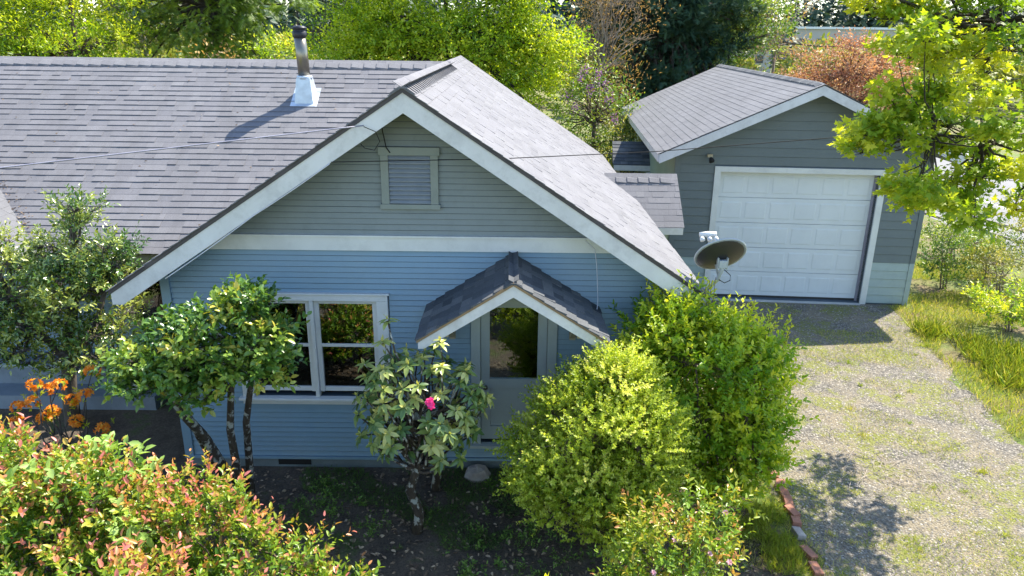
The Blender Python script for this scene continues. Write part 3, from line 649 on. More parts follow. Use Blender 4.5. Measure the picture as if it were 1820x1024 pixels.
class Foliage:
    def __init__(s): s.V = []; s.F = []; s.T = []; s.n = 0
    def add(s, tpl, P, Dv, Nv, S, tint):
        if len(P) == 0: return
        v, f, k = emit(tpl, P, Dv, Nv, S); s.V.append(v); s.F.append(f+s.n); s.n += len(v)
        s.T.append(np.repeat(np.asarray(tint, float)*np.ones(len(P)), k))
    def build(s, name, mat, parent, kind=None):
        V = np.concatenate(s.V); c = V.mean(0)
        o = link(name, mesh_np(name, V-c, np.concatenate(s.F), mat, np.clip(np.concatenate(s.T), 0, 1), True), c, parent)
        if kind: o['kind'] = kind
        return o
def rdir(n_, g=NPR): return nrm(g.normal(size=(n_, 3)))
def clumps_in(ells, n_, g, shell=0.45):
    """clump centres in a union of ellipsoids (c, r), biased to the outside"""
    w = np.array([r_[0]*r_[1]*r_[2] for c, r_ in ells]); w = (w/w.sum())**0.8; w /= w.sum()
    out = []
    for i in g.choice(len(ells), n_, p=w):
        c, r_ = ells[i]; d = rdir(1, g)[0]; out.append(np.array(c)+np.array(r_)*d*(shell+(1-shell)*g.random()**0.6))
    return np.array(out)
def shoots(fol, P, Dv, L, n_leaf, tpl, size, g, spread=0.9, up=0.35, tint=(0.0, 1.0), tipt=0.25, jit=0.3, t0=0.15, flat=0.6):
    """leafy shoots: P bases, Dv directions, L lengths; leaves spiral along each, new leaves at the tip get a higher tint"""
    m_ = len(P); t = np.linspace(t0, 1, n_leaf)[None, :]+g.uniform(-0.05, 0.05, (m_, n_leaf))
    Dv = nrm(Dv); a = nrm(np.cross(Dv, rdir(m_, g))); b_ = np.cross(Dv, a)
    ang = np.arange(n_leaf)[None]*2.4+g.uniform(0, 6.28, (m_, 1))
    rad = np.cos(ang)[..., None]*a[:, None]+np.sin(ang)[..., None]*b_[:, None]
    L = np.asarray(L).reshape(-1, 1)*np.ones((m_, 1))
    pos = P[:, None]+Dv[:, None]*(t*L)[..., None]
    sp = (spread*(1.15-0.6*t))[..., None]
    ld = nrm(Dv[:, None]*(1-0.3*spread)+rad*sp+g.normal(size=pos.shape)*jit*0.4)
    nv = nrm(Dv[:, None]*flat+np.array([0, 0, up])+g.normal(size=pos.shape)*jit)
    sz = size*(0.5+0.8*g.random((m_, n_leaf)))*(1.0-0.25*np.abs(t-0.55))
    base = g.uniform(tint[0], tint[1], (m_, 1))*0.5+g.uniform(tint[0], tint[1], (m_, n_leaf))*0.5
    ti = base+tipt*np.clip(t-0.5, 0, 1)*2*(0.35+0.65*g.random((m_, n_leaf)))*np.sqrt(g.random((m_, 1)))
    fol.add(tpl, pos.reshape(-1, 3), ld.reshape(-1, 3), nv.reshape(-1, 3), sz.ravel(), ti.ravel())
def bez(a, c, bend, g, k=5):
    a = np.array(a, float); c = np.array(c, float); mid = (a+c)/2+np.array(bend)
    t = np.linspace(0, 1, k)[:, None]; p = a*(1-t)**2+2*mid*t*(1-t)+c*t*t
    p[1:-1] += g.normal(size=(k-2, 3))*np.linalg.norm(c-a)*0.035
    return p
def plant(name, label, cat, base, stems, ells, n_cl, r_cl, n_sh, tpl, size, mat, bark, seed=0, group=None, n_leaf=8, sh_len=0.2, up=0.35, spread=0.9,
          tint=(0, 1), tipt=0.25, shell=0.45, r0=0.05, twig=True, lift=0.35, sides=7, squash=0.8, flat=0.6, crown='foliage', trunk='trunk', hub=None, centers=None, jit=0.3, inner=0.35, bend=0.15, age=None):
    """woody plant: stems (list of point paths, each [(x,y,z,r)..]) then limbs to leaf clumps"""
    g = np.random.default_rng(seed); th = thing(name, base, label, cat, group)
    tb = MB(); tips = []
    for st_ in stems:
        st_ = np.array(st_, float); tb.tube(st_[:, :3], st_[:, 3], sides); tips += [(p[:3], p[3]) for p in st_[len(st_)//2:]]
    tb.build(trunk, bark, th, True)
    C_ = clumps_in(ells, n_cl, g, shell) if centers is None else np.array(centers, float)
    bb = MB(); fol = Foliage(); hubs = np.array([t_[0] for t_ in tips]); hr = [t_[1] for t_ in tips]
    allc = np.array([e[0] for e in ells]).mean(0)
    for c in C_:
        i = int(np.argmin(np.linalg.norm(hubs-c, axis=1)+g.random(len(hubs))*0.2*np.linalg.norm(hubs-c, axis=1)))
        L = np.linalg.norm(c-hubs[i]); r1 = min(hr[i]*0.7, 0.012+0.02*L)
        pth = bez(hubs[i], c, (0, 0, bend*L), g); bb.tube(pth, np.linspace(r1, r1*0.3, 5), 5, False)
        m_ = max(3, int(n_sh*(0.7+0.6*g.random()))); d = rdir(m_, g); d[:, 2] = np.where(d[:, 2] < -0.3, -d[:, 2]*0.5, d[:, 2])
        out = nrm(c-allc); d = nrm(d+out*0.35); rc = r_cl*(0.7+0.6*g.random())
        P = c+d*rc*np.array([1, 1, squash])*(inner+(1-inner)*g.random((m_, 1)))
        dv = nrm(d*0.8+np.array([0, 0, lift])+g.normal(size=d.shape)*0.3)
        if twig:
            for p in P[:: max(1, m_//14)]: bb.tube([c, (c+p)/2+g.normal(size=3)*rc*0.08, p], [r1*0.3, r1*0.22, r1*0.12], 3, False)
        tl = tint[0]+(tint[1]-tint[0])*np.clip(0.5+0.28*g.normal(), 0, 1); hw = (tint[1]-tint[0])*0.38
        if age: tl = max(tint[0], tl-age(c))
        shoots(fol, P, dv, sh_len*(0.6+0.8*g.random(m_)), n_leaf, tpl, size, g, spread, up, (tl-hw, tl+hw), tipt, flat=flat, jit=jit)
    bb.build('branches', bark, th, True); fol.build(crown, mat, th)
    return th, g
def bark(*a, **k): return bark_mat(*a, **k)
BK = {'grey': bark_mat('bark_grey', (0.05, 0.042, 0.035), (0.13, 0.115, 0.1), 14), 'lichen': bark_mat('bark_lichen', (0.035, 0.026, 0.02), (0.09, 0.07, 0.05), 18, (0.42, 0.43, 0.4)),
      'brown': bark_mat('bark_brown', (0.06, 0.04, 0.028), (0.14, 0.1, 0.07), 12), 'dark': bark_mat('bark_dark', (0.03, 0.024, 0.02), (0.07, 0.055, 0.045), 8), 'pale': bark_mat('bark_pale', (0.16, 0.12, 0.09), (0.3, 0.25, 0.19), 12)}
LF = {}
LF['camellia'] = leaf_mat('leaf_camellia', [(0, (0.022, 0.065, 0.015)), (0.5, (0.075, 0.155, 0.025)), (0.85, (0.22, 0.29, 0.04)), (1, (0.36, 0.31, 0.05))], 0.28, 0.3, spec=0.6)
LF['camellia_gloss'] = leaf_mat('leaf_camellia_gloss', [(0, (0.02, 0.055, 0.014)), (0.5, (0.07, 0.14, 0.025)), (1, (0.26, 0.29, 0.06))], 0.26, 0.24, spec=0.9)
LF['box'] = leaf_mat('leaf_box', [(0, (0.08, 0.16, 0.012)), (0.4, (0.25, 0.31, 0.025)), (0.75, (0.4, 0.46, 0.06)), (1, (0.52, 0.52, 0.13))], 0.45, 0.45)
LF['green'] = leaf_mat('leaf_green', [(0, (0.09, 0.19, 0.01)), (0.5, (0.24, 0.34, 0.018)), (1, (0.46, 0.46, 0.04))], 0.46, 0.4)
LF['red'] = leaf_mat('leaf_red', [(0, (0.05, 0.13, 0.012)), (0.42, (0.16, 0.25, 0.02)), (0.58, (0.28, 0.28, 0.03)), (0.72, (0.42, 0.2, 0.07)), (1, (0.46, 0.15, 0.13))], 0.36, 0.35, (1.3, 1.15, 0.55))
LF['pale'] = leaf_mat('leaf_pale', [(0, (0.17, 0.3, 0.05)), (1, (0.33, 0.43, 0.13))], 0.4, 0.5)
LF['rhodo'] = leaf_mat('leaf_rhodo', [(0, (0.03, 0.075, 0.028)), (0.5, (0.1, 0.16, 0.04)), (0.85, (0.27, 0.3, 0.08)), (1, (0.42, 0.4, 0.13))], 0.25, 0.33, spec=0.6)
LF['lime'] = leaf_mat('leaf_lime', [(0, (0.09, 0.18, 0.008)), (0.5, (0.25, 0.35, 0.012)), (1, (0.42, 0.46, 0.025))], 0.5, 0.5, gain=1.25)
LF['maple'] = leaf_mat('leaf_maple', [(0, (0.06, 0.12, 0.01)), (0.5, (0.16, 0.25, 0.015)), (1, (0.4, 0.41, 0.03))], 0.55, 0.5)
LF['mid'] = leaf_mat('leaf_mid', [(0, (0.03, 0.085, 0.012)), (0.5, (0.09, 0.165, 0.022)), (1, (0.22, 0.26, 0.035))], 0.38, 0.42)
LF['olive'] = leaf_mat('leaf_olive', [(0, (0.09, 0.12, 0.02)), (0.5, (0.2, 0.21, 0.04)), (1, (0.36, 0.32, 0.08))], 0.35, 0.5)
LF['tan'] = leaf_mat('leaf_tan', [(0, (0.14, 0.1, 0.045)), (0.5, (0.26, 0.18, 0.07)), (1, (0.4, 0.27, 0.09))], 0.35, 0.6, (1.2, 1, 0.6))
LF['bronze'] = leaf_mat('leaf_bronze', [(0, (0.14, 0.06, 0.04)), (0.5, (0.3, 0.16, 0.095)), (1, (0.44, 0.29, 0.14))], 0.35, 0.5, (1.3, 1, 0.7))
LF['conifer'] = leaf_mat('leaf_conifer', [(0, (0.014, 0.036, 0.024)), (1, (0.045, 0.085, 0.048))], 0.15, 0.8, spec=0.1)
LF['larch'] = leaf_mat('leaf_larch', [(0, (0.05, 0.1, 0.012)), (1, (0.17, 0.24, 0.025))], 0.35, 0.5)
LF['fargreen'] = leaf_mat('leaf_fargreen', [(0, (0.02, 0.045, 0.03)), (0.6, (0.05, 0.085, 0.05)), (1, (0.12, 0.15, 0.06))], 0.15, 0.6)
LF['grass'] = leaf_mat('grass_blade', [(0, (0.09, 0.17, 0.012)), (0.5, (0.2, 0.27, 0.025)), (0.8, (0.33, 0.33, 0.05)), (1, (0.5, 0.42, 0.2))], 0.4, 0.5)
LF['weed'] = leaf_mat('leaf_weed', [(0, (0.05, 0.11, 0.018)), (1, (0.15, 0.24, 0.04))], 0.3, 0.5)
LF['litter'] = leaf_mat('leaf_litter', [(0, (0.07, 0.045, 0.03)), (0.6, (0.2, 0.14, 0.09)), (1, (0.4, 0.3, 0.2))], 0.1, 0.7, (1, 0.9, 0.7))
LF['orange'] = leaf_mat('petal_orange', [(0, (0.62, 0.15, 0.01)), (1, (0.75, 0.32, 0.02))], 0.4, 0.5, (1.1, 0.9, 0.5))
LF['pink'] = leaf_mat('petal_pink', [(0, (0.6, 0.02, 0.16)), (1, (0.8, 0.08, 0.3))], 0.35, 0.5, (1.2, 0.8, 1))
LF['palepink'] = leaf_mat('petal_palepink', [(0, (0.5, 0.28, 0.36)), (1, (0.6, 0.42, 0.46))], 0.35, 0.5, (1.1, 1, 1))
LF['lilac'] = leaf_mat('petal_lilac', [(0, (0.2, 0.08, 0.2)), (1, (0.32, 0.16, 0.3))], 0.3, 0.6, (1.1, 0.9, 1.1))
OV, OVW, SM, PAL, SPR, SPRF = ovate(0.5), ovate(0.62, 0.1, 0.2), simple(), palmate(), spray(), spray(3); FARL = simple(0.75, 0.1); SMW = simple(0.5, 0.1)

# --- camellia tree by the window
plant('camellia_tree', 'small camellia tree with lichen-spotted stems in front of the double window', 'tree', (-3.16, -0.77, GZ),
      [[(-3.2, -0.75, -0.15, 0.075), (-3.26, -0.87, 0.41, 0.06), (-3.36, -1.05, 0.95, 0.055), (-3.48, -1.25, 1.37, 0.05), (-3.52, -1.4, 1.77, 0.035)], [(-3.12, -0.8, -0.15, 0.06), (-3.1, -0.92, 0.46, 0.048), (-3.07, -1.05, 1.04, 0.042), (-2.95, -1.18, 1.6, 0.035), (-2.78, -1.27, 2.14, 0.025)], [(-3.06, -0.74, -0.15, 0.055), (-3.0, -0.8, 0.51, 0.045), (-2.92, -0.95, 1.09, 0.04), (-2.75, -1.1, 1.69, 0.03), (-2.66, -1.15, 2.3, 0.02)], [(-3.3, -0.7, -0.15, 0.04), (-3.37, -0.82, 0.36, 0.032), (-3.44, -1.03, 0.95, 0.03), (-3.43, -1.2, 1.32, 0.025)]],
      [((-3.42, -1.4, 1.98), (0.36, 0.45, 0.34)), ((-3.0, -1.45, 2.16), (0.32, 0.4, 0.34)), ((-3.66, -1.4, 1.86), (0.2, 0.35, 0.2)), ((-2.56, -1.35, 2.42), (0.24, 0.3, 0.36)), ((-2.5, -1.35, 2.03), (0.2, 0.3, 0.26)), ((-2.72, -1.3, 2.55), (0.16, 0.2, 0.2)), ((-3.25, -1.4, 1.76), (0.3, 0.35, 0.18))],
      95, 0.17, 17, OVW, 0.078, LF['camellia'], BK['lichen'], seed=1, n_leaf=7, sh_len=0.16, tipt=0.25, tint=(0.15, 0.85), up=0.5)
# --- glossy camellia at the left
plant('camellia_bush', 'tall glossy-leaved camellia at the left in front of the main roof', 'tree', (-6.0, 1.0, GZ),
      [[(-6.15, 1.0, GZ-0.05, 0.11), (-6.1, 1.0, 0.5, 0.1), (-6.0, 1.0, 1.1, 0.085), (-5.8, 1.0, 1.8, 0.06), (-5.7, 1.0, 2.5, 0.03)],
       [(-6.0, 1.0, 0.9, 0.06), (-6.3, 0.9, 1.4, 0.045), (-6.5, 0.8, 1.9, 0.03)], [(-5.95, 1.0, 1.0, 0.06), (-5.5, 0.9, 1.5, 0.04), (-5.3, 0.9, 2.0, 0.03)]],
      [((-5.65, 1.0, 2.45), (0.7, 0.6, 0.65)), ((-6.35, 0.9, 2.0), (0.75, 0.65, 0.75)), ((-5.55, 0.8, 1.75), (0.65, 0.6, 0.65)), ((-6.2, 0.7, 1.3), (0.7, 0.55, 0.5)), ((-5.45, 0.85, 1.2), (0.5, 0.5, 0.4)), ((-5.5, 1.1, 2.95), (0.32, 0.3, 0.3)), ((-5.35, 0.9, 2.5), (0.45, 0.4, 0.5)), ((-6.9, 1.0, 1.7), (0.6, 0.6, 0.8))],
      140, 0.2, 20, OV, 0.07, LF['camellia_gloss'], BK['grey'], seed=2, n_leaf=7, sh_len=0.17, tint=(0.2, 1.0), up=0.55)
# --- boxwood
plant('boxwood_bush', 'big rounded yellow-green boxwood beside the front door', 'bush', (1.0, -1.4, GZ),
      [[(0.85+0.1*i, -1.4+0.12*((i*7) % 3-1), GZ-0.05, 0.035), (0.82+0.12*i, -1.4+0.15*((i*7) % 3-1), 0.3, 0.028), (0.7+0.18*i, -1.4+0.3*((i*7) % 3-1), 0.75, 0.02), (0.55+0.25*i, -1.4+0.4*((i*7) % 3-1), 1.3, 0.012)] for i in range(5)],
      [((1.0, -1.4, 1.1), (0.68, 0.7, 0.68)), ((0.46, -1.45, 0.88), (0.36, 0.45, 0.36)), ((1.38, -1.4, 1.1), (0.3, 0.5, 0.55)), ((1.12, -1.45, 1.65), (0.34, 0.36, 0.32)), ((0.95, -1.5, 0.62), (0.62, 0.6, 0.45))],
      250, 0.2, 28, simple(0.6), 0.038, LF['box'], BK['brown'], seed=3, n_leaf=18, sh_len=0.2, tint=(0.1, 0.9), tipt=0.3, up=0.3, spread=1.0, shell=0.7, lift=0.3)
# --- green upright shrub
th, g = plant('flowering_shrub', 'bright green upright shrub with long shoots at the house corner', 'bush', (2.4, -0.75, GZ),
      [[(2.3+0.07*i, -0.8+0.1*(i % 3-1), GZ-0.05, 0.03), (2.25+0.1*i, -0.8+0.14*(i % 3-1), 0.5, 0.024), (2.1+0.17*i, -0.8+0.25*(i % 3-1), 1.2, 0.018), (2.0+0.22*i, -0.75+0.3*(i % 3-1), 1.9, 0.01)] for i in range(6)],
      [((2.2, -0.75, 1.4), (0.7, 0.6, 0.75)), ((2.65, -0.75, 1.2), (0.34, 0.45, 0.7)), ((1.85, -0.6, 1.85), (0.42, 0.45, 0.5)), ((2.35, -0.85, 0.7), (0.62, 0.5, 0.55)), ((2.55, -0.65, 1.75), (0.35, 0.35, 0.3))],
      200, 0.19, 18, OV, 0.07, LF['green'], BK['brown'], seed=4, n_leaf=12, sh_len=0.26, tint=(0.0, 0.8), tipt=0.3, lift=0.6, shell=0.55)
f2 = Foliage(); P = []; D_ = []
for (x, y, z, L, lx) in ((2.75, -0.7, 1.9, 0.5, 0.1), (2.95, -0.65, 1.85, 0.6, 0.22), (3.0, -0.7, 1.75, 0.7, 0.3), (2.45, -0.6, 2.0, 0.42, 0.05), (2.1, -0.55, 2.15, 0.5, 0.0), (2.2, -0.5, 2.15, 0.55, -0.05), (1.7, -0.4, 2.1, 0.35, -0.2), (2.85, -0.5, 1.85, 0.55, 0.2), (1.95, -0.5, 2.2, 0.4, -0.1), (2.6, -0.55, 1.95, 0.4, 0.1)):
    for q in range(2):
        P.append((x+g.normal()*0.04, y+g.normal()*0.05, z)); D_.append((lx+g.normal()*0.1, -0.02+g.normal()*0.1, 1)); 
P = np.array(P); D_ = np.array(D_)
shoots(f2, P, D_, 0.5, 24, OV, 0.055, g, 0.9, 0.35, (0.5, 1.0), 0.3)
f2.build('shoot_leaves', LF['green'], th)
tb = MB()
for p, d in zip(P, nrm(D_)): tb.tube([p-d*0.3, p, p+d*0.55], [0.006, 0.005, 0.002], 4)
tb.build('shoot', BK['brown'], th)
# --- red-tipped shrub, bottom left
g = np.random.default_rng(5)
ell = [((-4.3, -3.1, 0.9), (1.0, 0.8, 0.95)), ((-3.4, -3.05, 0.83), (0.8, 0.75, 0.85)), ((-2.8, -3.05, 0.76), (0.65, 0.65, 0.75)), ((-2.2, -3.0, 0.45), (0.6, 0.6, 0.62)), ((-1.75, -3.0, 0.2), (0.45, 0.5, 0.5)), ((-4.9, -2.7, 0.85), (0.7, 0.6, 0.9)), ((-3.4, -4.0, 0.8), (1.2, 0.5, 0.8))]
th, g = plant('red_tip_shrub', 'wide shrub with pinkish-red young leaves filling the bottom left corner', 'bush', (-3.2, -3.1, GZ),
      [[(-4.2+0.42*i, -3.1, GZ-0.05, 0.03), (-4.25+0.44*i, -3.1+0.1*(i % 3-1), 0.4, 0.024), (-4.3+0.46*i, -3.05+0.2*(i % 3-1), 0.75, 0.016), (-4.35+0.48*i, -3.05+0.25*(i % 3-1), 1.1-0.09*i, 0.01)] for i in range(7)],
      ell, 270, 0.19, 18, OV, 0.066, LF['red'], BK['brown'], seed=5, n_leaf=10, sh_len=0.24, tint=(0.08, 0.6), tipt=1.1, lift=0.8, shell=0.6, spread=0.85, age=lambda c: 0.35*min(1, max(0, (1.75-0.42*(c[0]+4.1)-c[2])/0.6)))
fp = Foliage(); cc = np.array([(-3.55, -2.75, 1.78), (-3.3, -2.75, 1.72), (-3.75, -3.1, 1.75), (-3.1, -2.9, 1.62), (-4.0, -3.3, 1.8), (-3.0, -3.35, 1.45)])
for c in cc:
    m_ = 12; P = c+g.normal(size=(m_, 3))*np.array([0.13, 0.13, 0.05]); shoots(fp, P, nrm(g.normal(size=(m_, 3))*0.5+np.array([0, 0, 1])), 0.1, 5, OVW, 0.1, g, 1.2, 0.8, (0, 1), 0.1)
fp.build('pale_leaves', LF['pale'], th)
# --- rose bush bottom right
th, g = plant('rose_bush', 'low leafy rose bush with a few pale pink blooms at the bottom edge', 'bush', (1.5, -2.95, GZ),
      [[(1.4+0.08*i, -2.95, GZ-0.05, 0.02), (1.35+0.11*i, -2.95+0.06*(i % 3-1), 0.4, 0.015), (1.25+0.16*i, -2.95+0.12*(i % 3-1), 0.9, 0.008)] for i in range(5)],
      [((1.5, -2.95, 0.8), (0.42, 0.45, 0.5)), ((1.75, -2.8, 1.0), (0.22, 0.25, 0.35)), ((1.2, -2.95, 0.6), (0.22, 0.35, 0.35)), ((1.55, -2.9, 1.2), (0.2, 0.22, 0.25))],
      64, 0.15, 11, OV, 0.058, LF['red'], BK['brown'], seed=6, n_leaf=9, sh_len=0.2, tint=(0.15, 0.62), tipt=0.28, lift=0.6)
def bloom(parent, c, d, r_, mat, g, name='flower', n_=6, layers=1, cup=0.5, tint=(0, 1)):
    fo = Foliage(); d = nrm(np.array(d, float)); a = nrm(np.cross(d, np.array([0.3, 0.5, 0.81]))); b_ = np.cross(d, a)
    for L in range(layers):
        k = n_-L; ang = np.arange(k)*2*math.pi/k+L*0.5+g.random()*6; rad = np.cos(ang)[:, None]*a+np.sin(ang)[:, None]*b_
        cu = cup+0.5*L; fo.add(ovate(0.75, 0.1, 0.15), np.repeat(np.array([c]), k, 0), nrm(rad+d*cu), nrm(d-rad*cu), r_*(1-0.2*L), g.uniform(tint[0], tint[1], k))
    return fo.build(name, mat, parent)
for p in ((1.84, -3.0, 1.42), (1.38, -3.2, 1.3), (1.66, -3.25, 1.2), (1.2, -3.3, 1.05), (1.85, -3.2, 1.08), (1.5, -3.35, 1.02)): bloom(th, p, (g.normal()*0.4, -0.5, 0.9), 0.032, LF['palepink'], g, layers=3)
# --- rhododendron: whorls of long leaves, each leaf a part
g = np.random.default_rng(9)
rh = thing('rhododendron', (-1.02, -1.27, GZ), 'leggy rhododendron with a single bright pink bloom in front of the wall', 'bush')
RP = [(-1.02, -1.27, GZ-0.05), (-0.98, -1.27, 0.15), (-1.07, -1.28, 0.45), (-0.99, -1.33, 0.75), (-0.88, -1.3, 1.1), (-0.97, -1.28, 1.45)]
MB().tube(RP, [0.075, 0.06, 0.058, 0.05, 0.045, 0.035], 9).tube([(-0.9, -0.45, GZ-0.05), (-0.84, -0.5, 0.25), (-0.92, -0.7, 0.6), (-0.95, -0.95, 1.0)], [0.06, 0.05, 0.045, 0.03], 8).build('trunk', BK['lichen'], rh, True)
whorls = []
for i in range(130):
    for _ in range(60):
        p = np.array([g.uniform(-1.62, -0.2), g.uniform(-1.75, -0.75), g.uniform(0.95, 2.2)])
        e = ((p[0]+0.95)/0.68)**2+((p[1]+1.27)/0.55)**2+((p[2]-1.5)/0.62)**2
        if 0.35 < e < 1.05 and all(np.linalg.norm(p-q) > 0.115 for q in whorls): whorls.append(p); break
whorls += [np.array(p) for p in ((-1.25, -1.2, 2.42), (-1.3, -1.25, 2.2), (-0.7, -1.35, 2.25), (-1.5, -1.25, 1.95), (-0.78, -1.1, 2.05), (-0.3, -1.35, 1.75), (-0.22, -1.3, 1.6), (-1.18, -1.15, 2.0), (-0.5, -1.5, 1.0), (-0.75, -1.4, 0.85))]
bb = MB(); rl = []
for p in whorls:
    hub = np.array(RP[3+int(g.integers(0, 3))]); bb.tube(bez(hub, p, (0, 0, -0.1), g), [0.022, 0.017, 0.013, 0.01, 0.008], 5, False)
    d = nrm(p-np.array([-0.95, -1.2, 1.2])+np.array([0, 0, 0.5])); a = nrm(np.cross(d, rdir(1, g)[0])); b_ = np.cross(d, a); k = int(g.integers(7, 11))
    wt = g.uniform(0.35, 0.95)
    for j in range(k):
        t = j*2*math.pi/k+g.uniform(-0.2, 0.2); rad = a*math.cos(t)+b_*math.sin(t); q = g.uniform(-0.4, 0.35)
        ld = nrm(rad+d*q); nv = nrm(d-rad*q*0.9); rl.append((p+d*g.uniform(-0.02, 0.02), ld, nv, g.uniform(0.1, 0.15), np.clip(wt+g.normal()*0.14, 0, 1)))
    for j in range(3):
        rl.append((p+d*0.01, nrm(d+rdir(1, g)[0]*0.45), nrm(rdir(1, g)[0]-d), g.uniform(0.05, 0.085), np.clip(wt+0.35, 0, 1)))
bb.build('branches', BK['lichen'], rh, True)
rl.sort(key=lambda r_: r_[0][1]-0.3*r_[0][2]+(0.6 if r_[3] < 0.1 else 0)); RV, RF = ovate(0.46, 0.06, 0.2)
lmesh = {}
for p, ld, nv, s_, ti in rl[:300]:
    ti = round(ti*9)/9
    if ti not in lmesh: lmesh[ti] = mesh_np('leaf', RV, RF, LF['rhodo'], np.full(len(RV), ti), True)
    X = nrm(np.cross(ld, nv)); Z = np.cross(X, ld); o = link('leaf', lmesh[ti], p, rh, Matrix((Vector(X), Vector(ld), Vector(Z))).transposed().to_euler()); o.scale = (s_,)*3
rest = rl[300:]; fo = Foliage(); fo.add((RV, RF), np.array([r_[0] for r_ in rest]), np.array([r_[1] for r_ in rest]), np.array([r_[2] for r_ in rest]), np.array([r_[3] for r_ in rest]), np.array([r_[4] for r_ in rest]))
fo.build('leaves', LF['rhodo'], rh, 'stuff')
fl_p = Foliage()
for j in range(9):
    d = nrm(np.array([0.1, -0.7, 0.6])+g.normal(size=3)*0.55); c = np.array([-0.76, -1.78, 1.78])+d*0.035
    a = nrm(np.cross(d, rdir(1, g)[0])); b_ = np.cross(d, a); ang = np.arange(5)*1.2566; rad = np.cos(ang)[:, None]*a+np.sin(ang)[:, None]*b_
    fl_p.add(ovate(0.8, 0.1, 0.1), np.repeat(c[None], 5, 0), nrm(rad+d*0.5), nrm(d-rad*0.5), 0.045, g.random(5))
fl_p.build('flower', LF['pink'], rh)
# --- orange azalea
az = thing('azalea', (-5.35, -0.35, GZ), 'leggy azalea with clusters of orange blooms between the two camellias', 'bush'); g = np.random.default_rng(10)
heads = [(-5.9, -0.3, 0.9), (-5.65, -0.3, 1.2), (-5.35, -0.3, 1.2), (-5.95, -0.3, 0.7), (-5.75, -0.25, 0.95), (-5.5, -0.3, 0.85), (-5.3, -0.2, 0.95), (-5.1, -0.25, 1.05), (-5.55, -0.2, 1.1), (-4.95, -0.3, 0.62), (-5.2, -0.35, 0.75), (-5.05, -0.1, 1.3), (-5.35, -0.35, 0.3), (-5.62, -0.3, 0.75), (-4.98, -0.4, 0.2)]
tb = MB(); tb.tube([(-5.35, -0.35, GZ-0.05), (-5.4, -0.33, 0.25), (-5.45, -0.3, 0.5)], [0.03, 0.025, 0.018], 6).tube([(-5.3, -0.35, GZ-0.05), (-5.2, -0.33, 0.3), (-5.1, -0.3, 0.7)], [0.028, 0.02, 0.014], 6)
fo = Foliage()
for h in heads:
    tb.tube(bez((-5.35+0.15*g.normal(), -0.33, 0.25), h, (0, 0, -0.05), g), [0.014, 0.012, 0.01, 0.008, 0.005], 5, False)
    fb = Foliage()
    for j in range(13):
        d = nrm(g.normal(size=3)+np.array([0, -0.3, 0.7])); c = np.array(h)+d*0.05*np.array([1.5, 1.2, 1]); a = nrm(np.cross(d, rdir(1, g)[0])); b_ = np.cross(d, a); ang = np.arange(5)*1.2566
        rad = np.cos(ang)[:, None]*a+np.sin(ang)[:, None]*b_; fb.add(ovate(0.6, 0.1, 0.2), np.repeat(c[None], 5, 0), nrm(rad+d*0.7), nrm(d-rad*0.7), 0.05, g.random()*0.5+g.random(5)*0.5)
    fb.build('flower_cluster', LF['orange'], az, 'stuff')
    shoots(fo, np.array(h)+g.normal(size=(4, 3))*0.06-np.array([0, 0, 0.05]), nrm(g.normal(size=(4, 3))+np.array([0, 0, 0.6])), 0.07, 6, OV, 0.05, g, 1.0, 0.4, (0.4, 1.0))
fo.build('foliage', LF['lime'], az); tb.build('branches', BK['grey'], az, True)

# --- overhanging maple at the right
g = np.random.default_rng(20)
mc = [(4.06, 0.72, 5.54), (4.37, 0.89, 5.52), (4.59, 0.72, 5.46), (4.19, 0.14, 5.18), (4.88, 0.92, 5.15), (5.04, 0.76, 5.4), (5.13, 0.41, 5.52), (5.71, 0.8, 5.41), (5.05, 0.73, 4.97), (4.69, 0.7, 4.84), (5.29, 0.61, 5.04), (5.8, 0.79, 4.98), (4.46, 0.34, 4.61), (4.85, 0.54, 4.6), (5.08, 0.43, 4.61), (5.7, 0.81, 4.59), (5.92, 0.61, 4.54), (4.32, 0.5, 4.38), (4.01, 0.33, 4.2), (4.0, 0.51, 4.11), (4.32, 0.6, 4.06), (4.56, 0.5, 4.31), (5.17, 1.05, 4.19), (5.53, 0.95, 4.21), (5.12, -0.35, 4.29), (5.6, -0.06, 4.17), (5.56, 0.54, 3.9), (5.86, 0.45, 3.78), (5.27, 0.67, 3.99), (4.94, 0.68, 3.44), (5.48, 1.34, 3.37), (4.85, 0.21, 3.34), (5.26, 0.47, 3.5), (6.02, 1.31, 3.19), (6.06, 0.83, 3.51), (6.33, 0.83, 3.37), (5.6, 0.42, 3.21), (4.49, 0.02, 3.61), (4.07, 0.66, 5.86), (4.57, 0.64, 5.87), (4.79, 0.17, 5.89), (5.33, 0.36, 5.86), (5.98, 0.57, 5.53), (5.92, 0.27, 4.94), (6.35, 0.57, 4.29)]
th, g = plant('maple_tree', 'large overhanging maple with bright lobed leaves at the upper right', 'tree', (9.6, -2.2, GZ),
      [[(9.6, -2.2, GZ-0.1, 0.28), (9.5, -2.1, 2.0, 0.22), (9.0, -1.7, 3.8, 0.14), (8.0, -0.8, 5.2, 0.08), (6.9, 0.5, 5.6, 0.05), (5.6, 0.7, 5.4, 0.03)],
       [(9.2, -1.9, 3.2, 0.1), (8.0, -1.6, 4.3, 0.06), (6.9, -0.5, 4.4, 0.045), (6.2, 0.4, 4.2, 0.035), (5.6, 0.6, 4.1, 0.028), (5.0, 0.6, 4.15, 0.02)]],
      [((5.8, 1.2, 4.4), (1, 0.6, 1.6))], 0, 0.2, 34, PAL, 0.09, LF['maple'], BK['dark'], seed=20, n_leaf=5, sh_len=0.16, tint=(0.25, 1.0), tipt=0.2, up=0.7, spread=1.1, lift=0.3, centers=[tuple(np.array(c)+g.normal(size=3)*np.array([0.09, 0.25, 0.09])) for c in mc for _ in range(2)], bend=-0.1)
